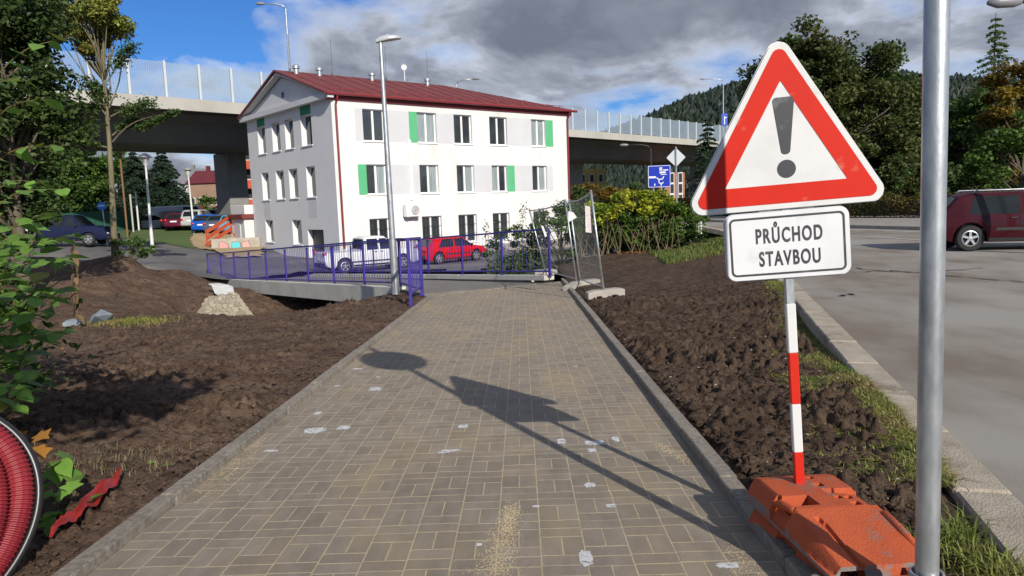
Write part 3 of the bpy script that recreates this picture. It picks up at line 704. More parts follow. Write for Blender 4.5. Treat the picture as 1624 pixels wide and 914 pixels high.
    # --- pediment and roof
    zr = 9.55; ov = .32; b = MB(); b.prism([(-.1, ZE), (VW + .1, ZE), (VW / 2, zr - .2)], fG, -.3, .02); b.build('pediment', m_gplast, root)
    b = MB(); b.prism([(-.35, ZE - .18), (VW + .35, ZE - .18), (VW + .35, ZE + .12), (-.35, ZE + .12)], fG, .0, .35); b.build('cornice', m_gplast, root)
    b = MB(); b.prism([(VW / 2 - .16, 8.2), (VW / 2 + .16, 8.2), (VW / 2 + .16, 8.5), (VW / 2 - .16, 8.5)], fG, .02, .05); b.build('vent_grille', m_dark, root)
    for s in (0, 1):
        b = MB(); v0 = -.45 if s == 0 else VW + .45; n = Vector((0, 0, .10)); A, Bq = fG(v0, ZE - .02, .4), fG(VW / 2, zr - .06, .4); A2, B2 = fG(v0, ZE - .02, -.1), fG(VW / 2, zr - .06, -.1)
        b.add([A, Bq, B2, A2, A + n, Bq + n, B2 + n, A2 + n], [(0, 1, 2, 3), (7, 6, 5, 4), (0, 4, 5, 1), (1, 5, 6, 2), (2, 6, 7, 3), (3, 7, 4, 0)]); b.build('raking_cornice', m_gplast, root)
    hipu = UL - 6.0
    E = [fF(-.5, ZE + .12, ov), fF(UL + ov, ZE + .12, ov), fF(UL + ov, ZE + .12, -VW - ov), fF(-.5, ZE + .12, -VW - ov)]; Rg = [fF(-.5, zr + .22, -VW / 2), fF(hipu, zr + .22, -VW / 2)]
    b = MB(); P = E + Rg; Q = [p - Vector((0, 0, .1)) for p in P]
    b.add(P + Q, [(0, 1, 5, 4), (1, 2, 5), (2, 3, 4, 5), (6, 10, 11, 7), (7, 11, 8), (8, 11, 10, 9), (0, 6, 7, 1), (1, 7, 8, 2), (2, 8, 9, 3), (0, 4, 10, 6), (4, 3, 9, 10)]); roof = b.build('roof', m_roof, root)
    b = MB()   # standing seams
    for k in range(int(UL / 1.1)):
        u = .2 + k * 1.1; t = min(1, (UL + ov - u) / (UL + ov - hipu)) * .985; a = fF(u, ZE + .135, ov - .02); c = fF(u, ZE + .135 + (zr - ZE + .1) * t, ov - (VW / 2 + ov) * t); b.bar(a, c, .02, .025)
    o = b.build('roof_seam', m_roof, roof)
    b = MB(); b.prism([(-.35, ZE - .25), (UL + .2, ZE - .25), (UL + .2, ZE + .03), (-.35, ZE + .03)], fF, .0, .10); b.build('fascia', m_redtrim, root)
    b = MB(); b.tube([fF(-.45, ZE + .03, ov + .07), fF(UL + .45, ZE + .03, ov + .07)], .085, 8); b.build('gutter', m_redtrim, root)
    b = MB()
    for k in range(26): u = .3 + k * UL / 26; p = fF(u, ZE + .40, ov - .75); b.box(p, (.08, .08, .12))
    for q in (.32, .46): b.tube([fF(0, ZE + q, ov - .75), fF(UL, ZE + q, ov - .75)], .02, 4)
    b.build('snow_guard', m_redtrim, roof)
    for u, top in ((.22, .3), (UL - .18, .3)):
        b = MB(); b.tube([fF(u, ZE + .02, ov + .03), fF(u, ZE - .2, .3), fF(u, ZE - .5, .1), fF(u, ZG + 1.2, .1)], .06, 8); b.build('downpipe', m_redtrim, root)
    for px, py in ((464, 127), (586, 138), (683, 141), (783, 150)):
        t = (px - 450) / 330; u = max(.6, min(hipu, fac_uv(px, 150)[0] * .88)); b = MB(); c = fF(u, zr + .05, -VW / 2 + .7); R = None
        b.lathe([(.14, -.1), (.14, .2), (.22, .22), (.22, .36), (.15, .42), (.02, .46)], 12, c); b.build('roof_vent', m_galv, roof, smooth=True, sharp=40)
    for px in (507, 616, 715, 790):
        u = max(.4, min(hipu, fac_uv(px, 150)[0] * .88)); b = MB(); c = fF(u, zr + .1, -VW / 2 + .3); b.tube([c, c + Vector((0, 0, 2.2))], .012, 4); b.lathe([(.09, 0), (.02, .25)], 8, c); b.build('lightning_rod', m_dark, roof)
    c = fF(fac_uv(747, 150)[0] * .88, zr + .2, -VW / 2 + .4); b = MB(); b.tube([c, c + Vector((0, 0, .9))], .025, 6); R = (CAMPOS - c).normalized().to_track_quat('Z', 'Y').to_matrix(); b.lathe([(.0, .02), (.10, .03), (.18, .07), (.185, .07), (.10, .015), (0, -.02)], 16, c + Vector((0, 0, .9)), R, cap=False); b.build('satellite_dish', m_pvc, roof)
    # cable duct and wall heat pump
    u, z = fac_uv(651, 280); b = MB(); za, zb = fac_uv(652, 318)[1], fac_uv(649, 222)[1]; b.prism([(u - .1, za), (u + .1, za), (u + .1, zb), (u - .1, zb)], fF, .0, .09); b.build('cable_duct', m_pvc, root)
    u, z = fac_uv(649, 334); ac = empty('heat_pump', fF(u, z - .35, .25), label='white outdoor heat pump unit with round fan on the front wall', cat='heat pump')
    b = MB(); R = Matrix((BU, -BV, Vector((0, 0, 1)))).transposed(); c0 = fF(u, z, .30); b.bevbox(c0, (.95, .38, .72), .02, R); b.build('casing', m_pvc, ac)
    Rf = Matrix((BU, Vector((0, 0, 1)), -BV)).transposed(); b = MB(); b.lathe([(.0, .012), (.05, .02), (.27, .02), (.29, .0)], 24, fF(u + .12, z, .492), Rf); g = b.build('fan_grille', M('fan_grey', (.33, .30, .28), .6), ac)
    b = MB()
    for q in (.1, .17, .24): b.tube([fF(u + .12 + q * math.cos(t * math.pi / 12), z + q * math.sin(t * math.pi / 12), .518) for t in range(25)], .008, 4, cap=False)
    b.build('grille_ring', m_pvc, g); b = MB()
    for s in (-.3, .3): b.bar(fF(u + s, z - .38, .05), fF(u + s, z - .38, .5), .04); 
    b.build('bracket', m_galv, ac)
building()

# ------------------------------------------------------------------ viaduct
VD = Vector((.679, .7346, 0)).normalized(); VN = Vector((-VD.y, VD.x, 0)); V0 = Vector((-24.95, 50, 0))
def vp(t, d, z): return V0 + VD * t + VN * d + Vector((0, 0, z))
def viaduct():
    root = empty('viaduct', vp(10, 8, 0), label='concrete road viaduct with glass noise barrier passing behind the white building', cat='viaduct')
    def loft(sec, name, mat, t0=-30., t1=150.):
        b = MB(); n = len(sec); P = [vp(t, d, z) for t in (t0, t1) for d, z in sec]; b.add(P, [(i, (i + 1) % n, (i + 1) % n + n, i + n) for i in range(n)] + [tuple(range(n)), tuple(range(2 * n - 1, n - 1, -1))]); return b.build(name, mat, root)
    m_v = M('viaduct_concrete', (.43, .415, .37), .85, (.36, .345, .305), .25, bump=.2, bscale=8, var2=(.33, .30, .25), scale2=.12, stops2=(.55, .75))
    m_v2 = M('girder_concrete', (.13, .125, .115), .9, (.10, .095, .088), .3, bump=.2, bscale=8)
    loft([(-.25, 8.72), (.45, 8.78), (.45, 9.62), (-.25, 9.55)], 'edge_beam', m_v)
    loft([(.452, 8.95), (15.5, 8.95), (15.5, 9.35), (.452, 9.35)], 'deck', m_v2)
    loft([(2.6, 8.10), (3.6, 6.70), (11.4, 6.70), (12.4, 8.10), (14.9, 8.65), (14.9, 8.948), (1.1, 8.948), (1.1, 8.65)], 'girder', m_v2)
    sp = 2.4; Rz = math.atan2(VD.y, VD.x)
    b = MB(); b.bevbox((0, 0, 1.2), (.16, .2, 2.5), .01); pm = b.mesh('barrier_post'); pm.materials.append(M('barrier_post_paint', (.52, .54, .55), .5))
    mg = bpy.data.materials.new('striped_barrier_glass'); mg.use_nodes = True; nt = mg.node_tree; N = nt.nodes.new; L = nt.links.new
    p = nt.nodes['Principled BSDF']; p.inputs['Base Color'].default_value = (.40, .47, .54, 1); p.inputs['Roughness'].default_value = .25
    tr = N('ShaderNodeBsdfTransparent'); tr.inputs[0].default_value = (.86, .92, .96, 1); mx = N('ShaderNodeMixShader'); tc = N('ShaderNodeTexCoord'); sp3 = N('ShaderNodeSeparateXYZ'); L(tc.outputs['Object'], sp3.inputs[0])
    w = N('ShaderNodeMath'); w.operation = 'MULTIPLY'; w.inputs[1].default_value = 7.0; L(sp3.outputs[0], w.inputs[0]); fr = N('ShaderNodeMath'); fr.operation = 'FRACT'; L(w.outputs[0], fr.inputs[0])
    lt = N('ShaderNodeMath'); lt.operation = 'LESS_THAN'; lt.inputs[1].default_value = .16; L(fr.outputs[0], lt.inputs[0]); mr = N('ShaderNodeMapRange'); mr.inputs[3].default_value = .26; mr.inputs[4].default_value = .66; L(lt.outputs[0], mr.inputs[0])
    L(mr.outputs[0], mx.inputs[0]); L(tr.outputs[0], mx.inputs[1]); L(p.outputs[0], mx.inputs[2]); L(mx.outputs[0], nt.nodes['Material Output'].inputs['Surface'])
    b = MB(); b.box((0, 0, 1.22), (sp - .17, .03, 2.3)); gm = b.mesh('barrier_pane'); gm.materials.append(mg)
    off = offset_of(root); t = -16.8
    while t < 125:
        o = link('barrier_post', pm, None, root, vp(t, .1, 9.58) - off); o.rotation_euler = (0, 0, Rz)
        o = link('barrier_pane', gm, None, root, vp(t + sp / 2, .1, 9.58) - off); o.rotation_euler = (0, 0, Rz); t += sp
    for tt in (-30, 12.2, 62, 98):
        c = vp(tt, 11.2, 0); b = MB(); R = Matrix((VD, VN, Vector((0, 0, 1)))).transposed(); b.bevbox((c.x, c.y, 2.6), (1.8, 2.6, 8.3), .08, R); b.build('pier', M('pier_concrete', (.26, .255, .24), .85, (.20, .195, .18), .5, bump=.2, bscale=10), root)
viaduct()
# ------------------------------------------------------------------ warning sign on its stand
m_signback = M('sign_aluminium', (.5, .5, .5), .5, metal=.6)
def worn(name, c, c2, rough=.45): return M(name, c, rough, c2, 7., stops=(.60, .74), bump=.02, bscale=25, spec=.12, var2=tuple(.8 * q for q in c), scale2=2.5, stops2=(.5, .8))
m_sred = worn('sign_red', (.55, .026, .014), (.60, .17, .12)); m_swhite = worn('sign_white', (.63, .63, .62), (.52, .51, .48)); m_sblack = M('sign_black', (.035, .035, .04), .45, (.11, .11, .12), 9., stops=(.55, .7))
m_plate = worn('plate_white', (.66, .66, .67), (.58, .58, .59))
def rounded(poly, r, n=6):
    out = []; K = len(poly)
    for i in range(K):
        p = Vector(poly[i]); a = (Vector(poly[i - 1]) - p).normalized(); b = (Vector(poly[(i + 1) % K]) - p).normalized()
        half = a.angle(b) / 2; d = r / math.tan(half); c = p + (a + b).normalized() * (r / math.sin(half)); s = p + a * d - c; e = p + b * d - c
        for k in range(n + 1):
            v = s.lerp(e, k / n); v = v.normalized() * r; out.append((c.x + v.x, c.y + v.y))
    return out
def text_mesh(body, size, sx=1.0, extrude=0.0, bold=0.0, spacing=1.0):
    cu = bpy.data.curves.new('lettering', 'FONT'); cu.body = body; cu.size = size; cu.align_x = 'CENTER'; cu.align_y = 'CENTER'; cu.extrude = extrude; cu.offset = bold; cu.space_character = spacing
    o = bpy.data.objects.new('tmp', cu); COL.objects.link(o); dg = bpy.context.evaluated_depsgraph_get(); dg.update(); me = bpy.data.meshes.new_from_object(o.evaluated_get(dg)); bpy.data.objects.remove(o)
    for v in me.vertices: v.co.x *= sx
    return me
def warning_sign():
    foot = Vector((1.315, 3.30, .16)); root = empty('warning_sign', foot, label='red and white triangular warning sign with exclamation mark and text plate', cat='road sign')
    root.rotation_euler = (math.radians(-1), math.radians(-3.1), math.radians(-8)); add = dict(parent=root, world=False)
    f = lambda u, v, d: Vector((u, -d, v))       # local: x right, z up, d towards the viewer
    # striped square post
    bands = [(-.30, .14, m_sred), (.14, .37, m_swhite), (.37, .61, m_sred), (.61, .84, m_swhite), (.84, 1.75, m_galv)]
    for z0, z1, m in bands:
        b = MB(); b.bevbox((0, 0, (z0 + z1) / 2), (.042 if m is not m_galv else .040, .042 if m is not m_galv else .040, z1 - z0), .004); b.build('post_band', m, **add)
    A = .90; cx, zb = .0, 1.275
    def tri(inset, r):
        hh = A * math.sqrt(3) / 2; c = (cx, zb + hh / 3); P = [(cx - A / 2, zb), (cx + A / 2, zb), (cx, zb + hh)]; k = 1 - inset / (hh / 3); return rounded([(c[0] + (p[0] - c[0]) * k, c[1] + (p[1] - c[1]) * k) for p in P], r)
    b = MB(); b.prism(tri(-.0, .05), f, .026, .034); b.build('sign_panel', m_swhite, **add)
    b = MB(); b.prism(tri(-.004, .054), f, .006, .0258); b.build('sign_rim', m_signback, **add)
    # red ring: outer triangle minus inner
    o, i = tri(.024, .032), tri(.108, .004); n = len(o); b = MB(); P = [f(u, v, .0362) for u, v in o] + [f(u, v, .0362) for u, v in i]
    b.add(P, [(k, (k + 1) % n, (k + 1) % n + n, k + n) for k in range(n)]); b.build('red_border', m_sred, **add)
    zc = zb + .155; b = MB(); top = rounded([(-.050, zc + .335), (-.020, zc + .085), (.016, zc + .085), (.046, zc + .335)], .016, 5); b.prism([(u + .01, v) for u, v in top], f, .034, .0365); b.build('exclamation_stroke', m_sblack, **add)
    b = MB(); b.prism([(.008 + .040 * math.cos(t * math.pi / 12), zc + .02 + .040 * math.sin(t * math.pi / 12)) for t in range(24)], f, .034, .0365); b.build('exclamation_dot', m_sblack, **add)
    # text plate
    W, Hh, z1 = .535, .30, 1.262; z0 = z1 - Hh; px = -.005
    pl = lambda s, r: rounded([(px - W / 2 + s, z0 + s), (px + W / 2 - s, z0 + s), (px + W / 2 - s, z1 - s), (px - W / 2 + s, z1 - s)], r)
    b = MB(); b.prism(pl(0, .04), f, .026, .034); plate = b.build('text_plate', m_plate, **add)
    b = MB(); b.prism(pl(-.004, .043), f, .008, .0258); b.build('plate_rim', m_signback, **add)
    o, i = pl(.018, .024), pl(.027, .016); n = len(o); b = MB(); b.add([f(u, v, .0358) for u, v in o] + [f(u, v, .0358) for u, v in i], [(k, (k + 1) % n, (k + 1) % n + n, k + n) for k in range(n)]); b.build('plate_border', m_sblack, **add)
    for body, zt in (('PR\u016eCHOD', z0 + .192), ('STAVBOU', z0 + .088)):
        me = text_mesh(body, .092, .58, 0.0006, .0022, 1.2); me.materials.append(m_sblack)
        t = link('lettering', me, None, root); t.location = (px + .008, -.0356, zt); t.rotation_euler = (math.pi / 2, 0, 0)
    b = MB()
    for z in (1.33, 1.10, 1.20): b.bevbox((0, .012, z), (.11, .07, .03), .004)
    b.build('clamp', m_galv, **add)
warning_sign()
m_rub = M('orange_rubber', (.50, .100, .034), .8, (.42, .08, .028), 5., bump=.5, bscale=120, var2=(.20, .15, .12), scale2=5.5, stops2=(.58, .70), spec=.3)
m_rubd = M('scuffed_rubber', (.20, .17, .15), .85, (.42, .075, .025), 9., stops=(.5, .62), bump=.5, bscale=60)
def rubber_base(z, dx, dy, rz, label):
    """recycled rubber foot: raised ends sloping down at the short sides, waist with post sockets"""
    root = empty('rubber_foot_block', (1.345 + dx, 3.03 + dy, z), rz, label=label, cat='sign base', group='stacked rubber sign bases')
    root.rotation_euler = (-math.atan(SLOPE), 0, rz)
    L, W, H = .82, .42, .125; b = MB(); nx = 61; ny = 91
    xs = np.linspace(-W / 2, W / 2, nx); ys = np.linspace(-L / 2, L / 2, ny)
    holes = [(.065, .33, .015), (.06, .235, .018), (.08, .15, .024), (.075, .07, .014), (.115, .065, .014), (.11, -.005, .017)]
    def top(x, y):
        z = H
        if y < -.03: z -= .078 * ((-.03 - y) / .38)                                  # long slope of the front half
        if y > .34: z -= .016 * ((y - .34) / .07)
        if x < -.165: z -= .075 * ((-.165 - x) / .045) ** 1.3                        # sloping flank
        if x > .195: z -= .02
        if x > .155 and -.03 < y < .17: z -= .062                                    # stepped notch on the right
        elif x > .10 and .10 < y < .17: z -= .022
        if x < -.165 and -.02 < y < .14: z -= .05                                    # gap beside the grip
        if -.165 < x < -.045 and abs(y - .06) < .052: z = .018   # large wedge socket
        for hx, hy, hr in holes:
            if max(abs(x - hx), abs(y - hy)) < hr: z = .03
        if y < -.10 and abs(x - (-.105 - .06 * (y + .10))) < .010 + .012 * max(0, (y + .30)): z -= .016   # groove in the slope
        return max(z, .016)
    waist = lambda y: W / 2 * 1.0
    idx = {}
    V = []; F = []; Mi = []
    for j, y in enumerate(ys):
        for i, x in enumerate(xs):
            idx[i, j] = len(V); V.append((x * waist(y) / (W / 2), y, top(x, y)))
    for j in range(ny - 1):
        for i in range(nx - 1): F.append((idx[i, j], idx[i + 1, j], idx[i + 1, j + 1], idx[i, j + 1]))
    ring = [(i, 0) for i in range(nx)] + [(nx - 1, j) for j in range(1, ny)] + [(i, ny - 1) for i in range(nx - 2, -1, -1)] + [(0, j) for j in range(ny - 2, 0, -1)]
    lo = []
    for q in ring:
        x, y, _ = V[idx[q]]; zz = .0 if (abs(y) < L / 2 - .01 or abs(abs(x) - .12) > .05) else .03; lo.append(len(V)); V.append((x, y, zz))
    n = len(ring)
    sides = [(idx[ring[k]], lo[k], lo[(k + 1) % n], idx[ring[(k + 1) % n]]) for k in range(n)]
    b.add(V, F, 0); b.add(V, sides, 1); b.add(V, [tuple(reversed(lo))], 1)
    o = b.build('rubber_block', [m_rub, m_rubd], root, smooth=True, world=False, sharp=28)
    bm = bmesh.new(); bm.from_mesh(o.data); bmesh.ops.remove_doubles(bm, verts=bm.verts, dist=.0001); bmesh.ops.recalc_face_normals(bm, faces=bm.faces); bm.to_mesh(o.data); bm.free(); o.data.set_sharp_from_angle(angle=math.radians(28))
    for pts, rr in (([(.186, -.07, .095), (.186, -.10, .108), (.188, -.22, .086), (.19, -.37, .050)], [.008, .017, .017, .010]), ([(-.185, .13, .085), (-.178, .10, .098), (-.166, .0, .108), (-.16, -.04, .100)], [.014, .019, .019, .014]), ([(.165, .09, .058), (.185, .05, .07), (.19, -.02, .07)], [.012, .015, .012])):
        b = MB(); b.tube(pts, rr, 10); b.build('grip_rib', m_rub, root, smooth=True, world=False)
    return root
rubber_base(-.095, .02, -.02, math.radians(7), 'lower orange rubber sign base lying on the soil')
rubber_base(.032, 0, 0, math.radians(3.5), 'upper orange rubber sign base with the striped post in it')

# ------------------------------------------------------------------ galvanised pole with a round sign above the picture
def galv_pole():
    a, c = at(1470, 905, 2.40), at(1486, 0, 2.40); d = (c - a).normalized(); base = a - d * .30; R = d.to_track_quat('Z', 'Y').to_matrix()
    root = empty('sign_pole', base, label='thick galvanised steel pole standing in front of the orange bases', cat='pole')
    b = MB(); b.tube([base, base + d * 3.95], .0375, 32); b.build('tube', m_galv, root, smooth=True, sharp=50)
    b = MB(); b.lathe([(.04, .0), (.058, .0), (.058, .285), (.054, .295), (.0475, .295), (.0475, .15)], 32, base, R, cap=False); b.build('socket', m_galv, root, smooth=True, sharp=40)
    for k in range(3):
        an = math.radians(-100 + 120 * k + 35); q = R @ Vector((math.cos(an), math.sin(an), 0)); b = MB(); p = base + d * .262 + q * .055
        b.lathe([(.013, -.005), (.013, .018), (.010, .022)], 6, p, q.to_track_quat('Z', 'Y').to_matrix()); b.build('bolt', m_galv, root)
    b = MB(); b.lathe([(.16, -.02), (.16, .0), (.06, .0)], 4, base, R); b.build('base_plate', m_galv, root)
    top = base + d * 3.45; n = Vector((.25, -.97, 0)).normalized(); Rn = n.to_track_quat('Z', 'Y').to_matrix()
    sg = empty('round_sign', top, label='round road sign fixed at the top of the galvanised pole', cat='road sign')
    b = MB(); b.lathe([(.35, .045), (.35, .055), (.0, .056)], 40, top, Rn); b.build('sign_disc', M('sign_blue', (.02, .10, .42), .4), sg)
    b = MB(); b.lathe([(.352, .03), (.352, .044)], 40, top, Rn); b.build('sign_rim', m_signback, sg)
galv_pole()

# ------------------------------------------------------------------ street lamps
def lamp_mast(base, top, label, head='led', name='street_lamp', r=(.06, .035), arm=None, mat=None, cat='street lamp', group=None):
    root = empty(name, base, label=label, cat=cat, group=group); mat = mat or m_galv
    d = (top - base); b = MB(); b.tube([base, base + d * .22, base + d * .221, top], [r[0] * 1.25, r[0] * 1.25, r[0], r[1]], 12); b.build('mast', mat, root, smooth=True, sharp=50)
    if head == 'led':
        t = Vector((1, .15, .16)).normalized(); s = Vector((-t.y, t.x, 0)).normalized(); u = t.cross(s)
        R = Matrix((t, s, u)).transposed(); V = []; prof = [(-.10, .05, .06), (.0, .08, .11), (.18, .15, .13), (.36, .14, .09), (.48, .05, .03)]; b = MB(); F = []
        for x, w, hh in prof:
            for k in range(12): an = 2 * math.pi * k / 12; V.append(top + R @ Vector((x, w * math.cos(an), (hh if math.sin(an) > 0 else .03) * math.sin(an) + .03)))
        for i in range(4):
            for k in range(12): F.append((i * 12 + k, i * 12 + (k + 1) % 12, i * 12 + 12 + (k + 1) % 12, i * 12 + 12 + k))
        F += [tuple(range(12)), tuple(range(48, 60))]; b.add(V, F); b.build('luminaire', M('lamp_head_grey', (.55, .56, .57), .35, metal=.3), root, smooth=True, sharp=60)
    elif head == 'lantern':
        b = MB(); b.lathe([(.06, -.1), (.10, 0), (.25, .38), (.25, .40)], 8, top); b.build('lantern', M('lamp_opal', (.55, .56, .55), .3), root)
        b = MB(); b.lathe([(.42, .40), (.40, .46), (.12, .62), (.02, .66)], 8, top); b.build('hood', M('lamp_hood', (.25, .26, .27), .5), root)
    elif head == 'arm':
        a = Vector(arm); b = MB(); b.tube([top, top + a * .12 + Vector((0, 0, .22)), top + a * .4 + Vector((0, 0, .34)), top + a + Vector((0, 0, .36))], [r[1], r[1] * .9, r[1] * .8, r[1] * .7], 8); b.build('arm', mat, root, smooth=True)
        e = top + a + Vector((0, 0, .36)); t = a.normalized(); b = MB(); b.tube([e - t * .1, e + t * .05, e + t * .4, e + t * .6], [.06, .11, .12, .05], 8); b.build('luminaire', M('lamp_head_dark', (.20, .20, .21), .45), root, smooth=True)
    return root
lb = at(627, 457, 17.5); lb.z -= .15; lamp_mast(lb, at(603.5, 68, 17.5), 'slim galvanised street lamp standing by the purple railing corner', r=(.075, .045))
lamp_mast(Vector((-20.03, 41, hz(-20.03, 41) - .05)), at(231, 262, 41), 'taller park lamp with hood beside the lawn and road', 'lantern', r=(.075, .05), mat=M('lamp_pale', (.62, .62, .60), .5))
lamp_mast(Vector((-24.5, 57, hz(-24.5, 57) - .05)), at(298.5, 278, 57), 'park lamp with dark hood on the sandy slope', 'lantern', r=(.085, .05), mat=M('lamp_pale', (.62, .62, .60), .5))
for px, py, t_, arm, lab in ((453, 14, 13., (-1.6, -.3, 0), 'tall street lamp on the viaduct above the gable'), (724, 133, 45., (1.7, -.2, 0), 'street lamp on the viaduct behind the red roof'), (1147, 129, 84., (-3., -.3, 0), 'street lamp on the viaduct with a blue sign before the hill')):
    b0 = vp(t_, 8, 9.3); d = b0.y; D = d
    for _ in range(30):   # slide along the viaduct until the mast stands under its pixel
        p = at(px + 3, 200, D); q = V0 + VD * ((p - V0).dot(VD)) + VN * .9; D = D + (q.y - D) * .5
    tp = at(px, py, D); lamp_mast(Vector((tp.x, tp.y, 9.35)), tp, lab, 'arm', r=(.10, .06), arm=arm)
    if px == 1147:
        c = at(1149, 190, D - .4); s = empty('motorway_sign', c, label='small blue sign on the viaduct lamp before the hill', cat='road sign'); b = MB(); b.bevbox(c, (.95, .05, 1.9), .02); b.build('sign_panel', M('motorway_blue', (.015, .06, .42), .4), s)
        b = MB(); b.box(c + Vector((0, -.03, -.1)), (.12, .01, 1.2)); b.box(c + Vector((.2, -.03, .3)), (.3, .01, .12)); b.build('arrow', m_pvc, s)
D = 60; base = at(1034, 300, D); base.z = hz(base.x, base.y); lamp_mast(base, at(1032, 236, D), 'curved arm street lamp in front of the right half of the viaduct', 'arm', r=(.09, .05), arm=(-1.9, 0, 0), mat=m_dark)
tp = at(1660, 14, 16); lamp_mast(Vector((tp.x + .9, tp.y, -.06)), tp + Vector((.9, 0, -.2)), 'street lamp whose head reaches in at the top right corner', 'arm', r=(.08, .05), arm=(-1.55, 0, 0), mat=m_dark)

# ------------------------------------------------------------------ temporary mesh fence
def fence_panel(a, c, la, lc, label):
    """a, c feet; la, lc tops"""
    root = empty('mesh_fence', a, label=label, cat='fence', group='temporary mesh fence panels')
    n = (c - a).cross(la - a).normalized()
    for p, q in ((a, la), (c, lc)):
        b = MB(); b.tube([p - (q - p).normalized() * .10, q], .021, 10); b.build('post', m_galv, root, smooth=True)
    for k, f_ in ((.97, 'top_rail'), (.07, 'bottom_rail')):
        b = MB(); m = 8; pts = [a.lerp(la, k).lerp(c.lerp(lc, k), t / m) - Vector((0, 0, (.05 if k > .5 else .02) * math.sin(math.pi * t / m))) for t in range(m + 1)]; b.tube(pts, .016, 8); b.build(f_, m_galv, root, smooth=True)
    b = MB(); N = 44
    for i in range(1, N):
        t = i / N; p = a.lerp(c, t); q = la.lerp(lc, t); s = -.05 * math.sin(math.pi * t); b.tube([p.lerp(q, .07), p.lerp(q, .5) + n * .01, p.lerp(q,   .97) + Vector((0, 0, s))], .0017, 3, cap=False)
    for k in range(1, 9):
        z = .07 + .9 * k / 9; b.tube([a.lerp(la, z), c.lerp(lc, z)], .0022, 3, cap=False)
    b.build('wire_mesh', m_galv, root); return root
F1, F1t, F2, F2t, F3, F3t = at(958, 466, 14), at(937, 301, 14), at(917, 452, 17.3), at(897.5, 316, 17.3), at(866, 434, 20.7), at(839, 331, 20.7)
fence_panel(F1, F2 + Vector((.06, 0, 0)), F1t, F2t + Vector((.07, 0, 0)), 'near leaning mesh fence panel at the edge of the dug verge')
fence_panel(F2 - Vector((.03, 0, 0)), F3, F2t - Vector((.02, 0, 0)), F3t, 'farther mesh fence panel beside the end of the purple railing')
def notice(c, pts, mat, label):
    o = MB(); o.prism(pts, lambda u, v, d: c + Vector((u, d, v)), -.004, .004); return tag(o.build('fence_notice', mat), label, 'notice')
notice(at(908, 344, 16.6), [(-.10, -.12), (.10, -.02), (.02, .10), (-.09, .13)], M('notice_paper', (.74, .70, .70), .6, (.6, .3, .3), 30., stops=(.6, .7)), 'white notice with red mark hanging on the near fence panel')
notice(at(933, 348, 15.0), [(-.06, -.26), (.06, -.28), (.04, .26), (-.06, .28)], M('tape_pink', (.72, .62, .62), .6), 'red and white plastic tape strip on the near fence panel')
notice(at(863, 367, 19.6), [(-.08, .16), (-.02, .14), (.07, -.12), (.02, -.16)], m_pvc, 'white plastic strip tied to the farther fence panel')
m_foot = M('fence_foot_concrete', (.42, .39, .34), .9, (.33, .30, .26), 6., bump=.6, bscale=70)
def fence_foot(c, ang, label, tilt=0.0):
    root_z = c; b = MB(); pr = [(-.36, -.06), (-.20, -.06), (-.20, -.02), (-.10, -.02), (-.09, -.06), (.09, -.06), (.10, -.02), (.2, -.02), (.20, -.06), (.36, -.06), (.36, .06), (.24, .085), (-.24, .085), (-.36, .06)]
    ca, sa = math.cos(ang), math.sin(ang); b.prism(pr, lambda u, v, d: c + Vector((u * ca - d * sa, u * sa + d * ca, v + tilt * u)), -.12, .12)
    tag(b.build('concrete_block', m_foot), label, 'fence foot', 'concrete fence feet')
fence_foot(F1 + Vector((.02, 0, .0)), math.radians(8), 'concrete fence foot under the near end of the fence on dug soil', .06)
fence_foot(F2 + Vector((.15, .02, .02)), math.radians(12), 'concrete fence foot where the two fence panels meet', .08)
fence_foot(F2 + Vector((-.12, -.28, -.02)), math.radians(60), 'concrete fence foot lying across the path kerb by the panel joint', .05)
fence_foot(F3 + Vector((-.05, .1, .02)), math.radians(20), 'concrete fence foot beside the end of the purple railing', .02)

